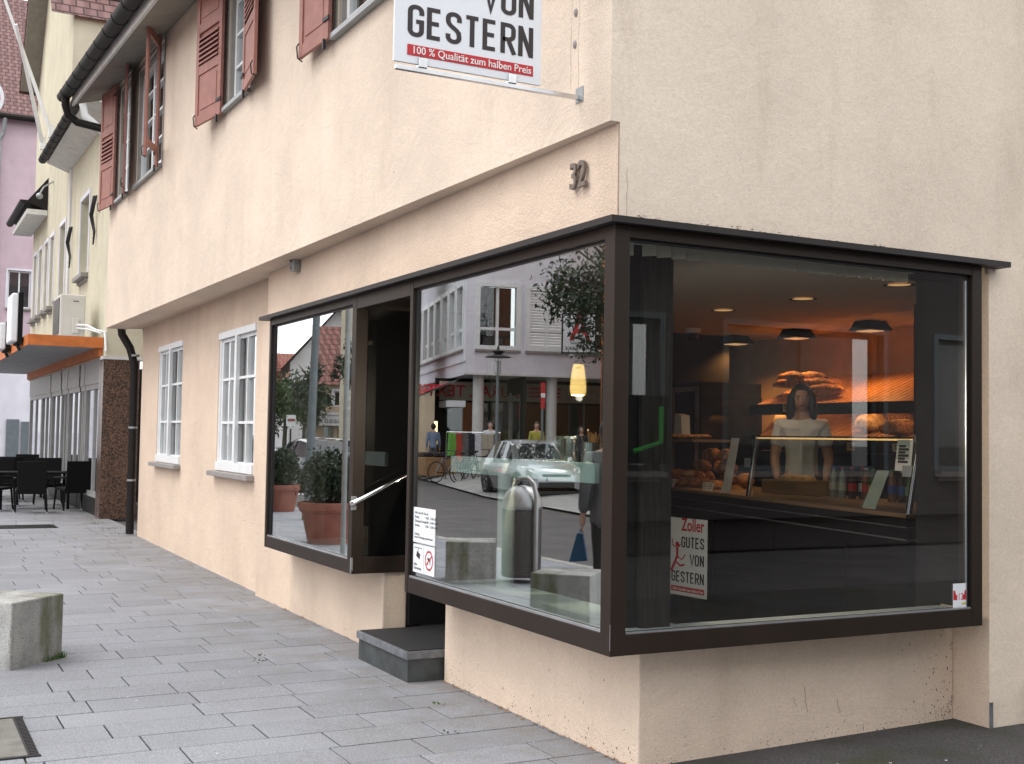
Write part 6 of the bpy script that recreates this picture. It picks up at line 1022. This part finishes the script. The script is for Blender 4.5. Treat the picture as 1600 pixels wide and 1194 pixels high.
MB().fbox(F, .25, 1.9, .02, .25, 1.98, 2.50).build('shop_sign', 'plaster_white', t); text('lettering', 'caso', .42, F(.5, .26, 2.1), F.u, (0, 0, 1), 'grey_paint', t, width=.95, off=.01); MB().fbox(F, .2, 2.2, .02, .3, 2.52, 2.64).build('cornice', 'plaster_white', t); MB().fbox(F, .5, 1.0, .01, .05, .3, 1.9).fbox(F, 1.2, 1.9, .01, .05, .3, 1.9).build('shop_window', 'house_glass', t)
t, F = house_box('grey_gabled_house', 'pale grey house with a white boarded gable far down the street', (-19.3, 68.0), (-25.0, 66.2), 12, 6.0, 'plaster_white', 'tile_rust', 9.5, [(1.0, 1.8, 3.4, 4.9), (3.2, 4.0, 3.4, 4.9)], True, .6)
t, F = house_box('turreted_house', 'half timbered house with a red roof and small spire far down the street', (-25.5, 105.2), (-30.8, 103.6), 9, 6.9, 'plaster_white', 'tile_red', 9.3, [(1.2, 2.0, 4.5, 6.0), (3.2, 4.0, 4.5, 6.0)])
MB().fbox(F, 0, F.L, .01, .08, 5.3, 5.5).fbox(F, 0, F.L, .01, .08, 4.3, 4.5).build('timber', 'tile_rust', t); c = F(F.L*.62, .8, 0); MB().lathe([(.9, 3.5), (.9, 7.2), (1.15, 7.2), (.5, 8.4), (.2, 9.3), (.04, 11.0)], c, 8).build('turret', 'tile_red', t)
t, F = house_box('cream_house', 'narrow cream house with downpipes at the right of the reflected street', (-12.1, 38.2), (-14.9, 37.2), 3, 8.5, 'plaster_yellow', 'tile_red', 12); 
bs = thing('billboard', 'small pinkish billboard among the reflected street trees', 'billboard', (-9.2, 48, 0)); MB().box(-11.45, -11.08, 41.5, 41.56, 1.85, 2.3).build('panel', 'sign_white', bs); MB().box(-11.42, -11.11, 41.49, 41.499, 2.05, 2.15).build('print', 'lips', bs); MB().tube([(-11.25, 41.53, 0), (-11.25, 41.53, 1.75)], .04, 6).build('post', 'iron', bs)
# cars
def car(label, loc, rz, paint, plate=True):
    """Small hatchback, front towards local -Y."""
    t = thing('parked_car', label, 'car', loc, rz)
    # y, half width, sill z, shoulder z, roof z, roof half width
    st = [(-1.95, .52, .30, .62, .64, .45), (-1.90, .70, .24, .68, .70, .60), (-1.70, .80, .20, .76, .80, .70), (-1.2, .84, .18, .88, .93, .74), (-.85, .85, .18, .93, .99, .72), (-.25, .85, .18, .95, 1.38, .60), (.1, .855, .18, .95, 1.47, .58), (.7, .855, .18, .96, 1.48, .57), (1.25, .85, .18, .97, 1.42, .55), (1.75, .82, .20, .96, 1.12, .60), (1.9, .76, .26, .90, .96, .66), (1.95, .62, .32, .70, .74, .58)]
    rows = []
    for y, hw, z0, zs, zr, rw_ in st: rows.append([(hw*.90, y, z0), (hw, y, (z0+zs)/2-.05), (hw*.985, y, zs-.08), (hw*.94, y, zs), (rw_, y, zr-.05), (rw_*.82, y, zr), (0, y, zr+.025)])
    P = [r+[(-x, y, z) for x, y, z in r[-2::-1]] for r in rows]; n = len(P[0]); body = MB(); side = MB(); scr = MB(); V = [p for r in P for p in r]
    for i in range(len(P)-1):
        for j in range(n-1):
            f = (i*n+j, i*n+j+1, (i+1)*n+j+1, (i+1)*n+j); gj = j in (3, n-5)
            if gj and 4 <= i <= 8: side.add([V[k] for k in f], [(0, 1, 2, 3)])
            elif i == 4 and 3 < j < n-5: scr.add([V[k] for k in f], [(0, 1, 2, 3)])
            elif i == 8 and 3 < j < n-5: scr.add([V[k] for k in f], [(0, 1, 2, 3)])
            else: body.add([V[k] for k in f], [(0, 1, 2, 3)])
    body.add(P[0], [tuple(range(n))]); body.add(P[-1], [tuple(range(n))[::-1]])
    bo = body.build('body', paint, t, local=True); b_ = bmesh.new(); b_.from_mesh(bo.data); bmesh.ops.remove_doubles(b_, verts=b_.verts, dist=.001); bmesh.ops.recalc_face_normals(b_, faces=b_.faces); b_.to_mesh(bo.data); b_.free(); bo.data.shade_smooth(); bo.data.set_sharp_from_angle(angle=R(38))
    side.build('side_window', 'car_glass', t, local=True); scr.build('windscreen', 'car_glass', t, local=True)
    pl_ = MB()
    for s in (-1, 1):
        pl_.hexa([(s*.60, -.28, .95), (s*.64, -.20, .95), (s*.64, .0, 1.42), (s*.60, -.04, 1.42), (s*.90, -.28, .95), (s*.86, -.2, .95), (s*.65, .0, 1.42), (s*.66, -.04, 1.42)]); pl_.box(s*.72-.15, s*.72+.155, .42, .50, .90, 1.0)
        pl_.hexa([(s*.81, .45, .97), (s*.81, .53, .97), (s*.59, .53, 1.43), (s*.59, .45, 1.43), (s*.825, .45, .97), (s*.825, .53, .97), (s*.605, .53, 1.43), (s*.605, .45, 1.43)])
    pl_.build('pillar_trim', paint, bo, local=True)
    for s in (-1, 1):
        for y in (-1.25, 1.22):
            w = MB().tube([(s*.66, y, .31), (s*.70, y, .31), (s*.845, y, .31), (s*.865, y, .31)], [.27, .31, .31, .27], 24).build('wheel', 'tyre', t, local=True, smooth=True); h = MB()
            h.tube([(s*.866, y, .31), (s*.874, y, .31)], [.07, .05], 12)
            for k in range(7): a = k*.8976; h.hexa([(s*xx, y+math.cos(a)*r-math.sin(a)*q, .31+math.sin(a)*r+math.cos(a)*q) for xx in (.862, .872) for r, q in ((.04, -.025), (.205, -.035), (.205, .035), (.04, .025))])
            h.add([(s*.868, y+.22*math.cos(i*.2618), .31+.22*math.sin(i*.2618)) for i in range(24)]+[(s*.868, y+.19*math.cos(i*.2618), .31+.19*math.sin(i*.2618)) for i in range(24)], [(i, (i+1) % 24, (i+1) % 24+24, i+24) for i in range(24)]); h.build('rim', 'steel', w, local=True)
            a_ = MB(); a_.add([(s*.853, y+r*math.cos(i*math.pi/12), .31+r*math.sin(i*math.pi/12)) for r in (.30, .36) for i in range(13)], [(i, i+1, i+14, i+13) for i in range(12)]); a_.build('wheel_arch', 'black_plastic', bo, local=True)
        MB().hexa([(s*.50, -1.94, .60), (s*.74, -1.80, .62), (s*.80, -1.5, .80), (s*.56, -1.82, .76), (s*.50, -1.88, .62), (s*.70, -1.75, .62), (s*.77, -1.48, .83), (s*.55, -1.76, .78)]).build('headlight', 'headlamp', t, local=True, bevel=.008); MB().box(s*.64-.06, s*.64+.06, 1.86, 1.955, .68, .88).build('tail_light', 'tail_red', t, local=True)
        MB().hexa([(s*.86, -.62, .92), (s*1.0, -.60, .94), (s*1.0, -.50, .94), (s*.86, -.50, .92), (s*.86, -.6, 1.04), (s*1.0, -.58, 1.06), (s*1.0, -.5, 1.06), (s*.86, -.5, 1.04)]).build('mirror', paint, t, local=True, bevel=.02)
    MB().box(-.48, .48, -1.985, -1.90, .30, .43).box(-.38, .38, -1.975, -1.90, .575, .635).build('grille', 'black_plastic', t, local=True, bevel=.006); MB().box(-.26, .26, -1.995, -1.986, .46, .56).build('number_plate', 'sign_white', t, local=True); MB().box(-.26, .26, 1.96, 1.97, .5, .6).build('number_plate', 'sign_white', t, local=True); MB().box(-.72, .72, -1.8, 1.8, .12, .2).build('underbody', 'black_plastic', t, local=True); return t
c1 = car('silver hatchback parked across the street in front of the textile shop', (-12.25, 23.35, .02), math.atan2(.99, .14)-math.pi/2+R(-180)+R(180)+R(0), 'car_silver')
c1.rotation_euler.z = R(8)
c2 = car('dark hatchback with a glowing tail light beyond the planters', (-7.9, 28.6, -.05), R(180), 'car_dark'); c3 = car('white hatchback parked behind the dark one', (-9.3, 31.5, -.05), R(176), 'car_white')
c4 = dup(c1, (-10.2, 35.0, -.05), R(178), 'silver hatchback farther down the reflected street'); c5 = dup(c2, (-8.4, 40.0, -.05), R(2), 'dark hatchback in the far traffic under the trees'); c6 = dup(c3, (-11.0, 46.0, -.05), R(2), 'white hatchback in the far traffic under the trees')
# ------------------------------------------------------------------ house across the side street (mirrored in the side window)
sh = thing('side_street_house', 'dull mauve house across the side street mirrored in the side window', 'house', (8, -9, 0)); SF = Frame((30, -9.2), (-2.2, -9.2), -1); sw = [(1.8+4.3*k, 4.9+4.3*k, 1.15, 3.3) for k in range(7)]
if SF.n.y < 0: SF = Frame((30, -9.2), (-2.2, -9.2), 1)
wall(SF, 0, 32.2, 0, 6.2, .35, sw).build('front_wall', 'plaster_mauve', sh); MB().fbox(SF, 0, 32.2, -9, -.36, 6.1, 6.3).build('roof_slab', 'tile_rust', sh); MB().fbox(SF, 31.9, 32.2, -9, -.36, 0, 6.1).build('flank_wall', 'plaster_mauve', sh)
MB().fbox(SF, 0, 32.2, .002, .10, .45, .62).build('plinth_ledge', 'plaster_mauve', sh)
for w in sw: simple_window(sh, SF, *w, fm='post_paint', sm='post_paint', gm='side_glass')
ng = thing('green_neon_sign', 'small green neon sign on the house across the side street', 'sign', (6.3, -9.0, 1.6)); mb = MB(); o = Vector((6.4, -9.0, 1.30)); mb.tube([o+Vector((.2, 0, .75)), o+Vector((.2, 0, .25)), o+Vector((-.25, 0, .12))], .035, 6); [mb.tube([o+Vector((-.5, 0, .2+.16*k)), o+Vector((-.8+.08*k, 0, .2+.16*k))], .03, 6) for k in range(3)]; mb.build('tubes', 'neon_green', ng); MB().box(5.5, 6.75, -9.15, -9.06, 1.25, 2.2).build('board', 'interior_black', ng)
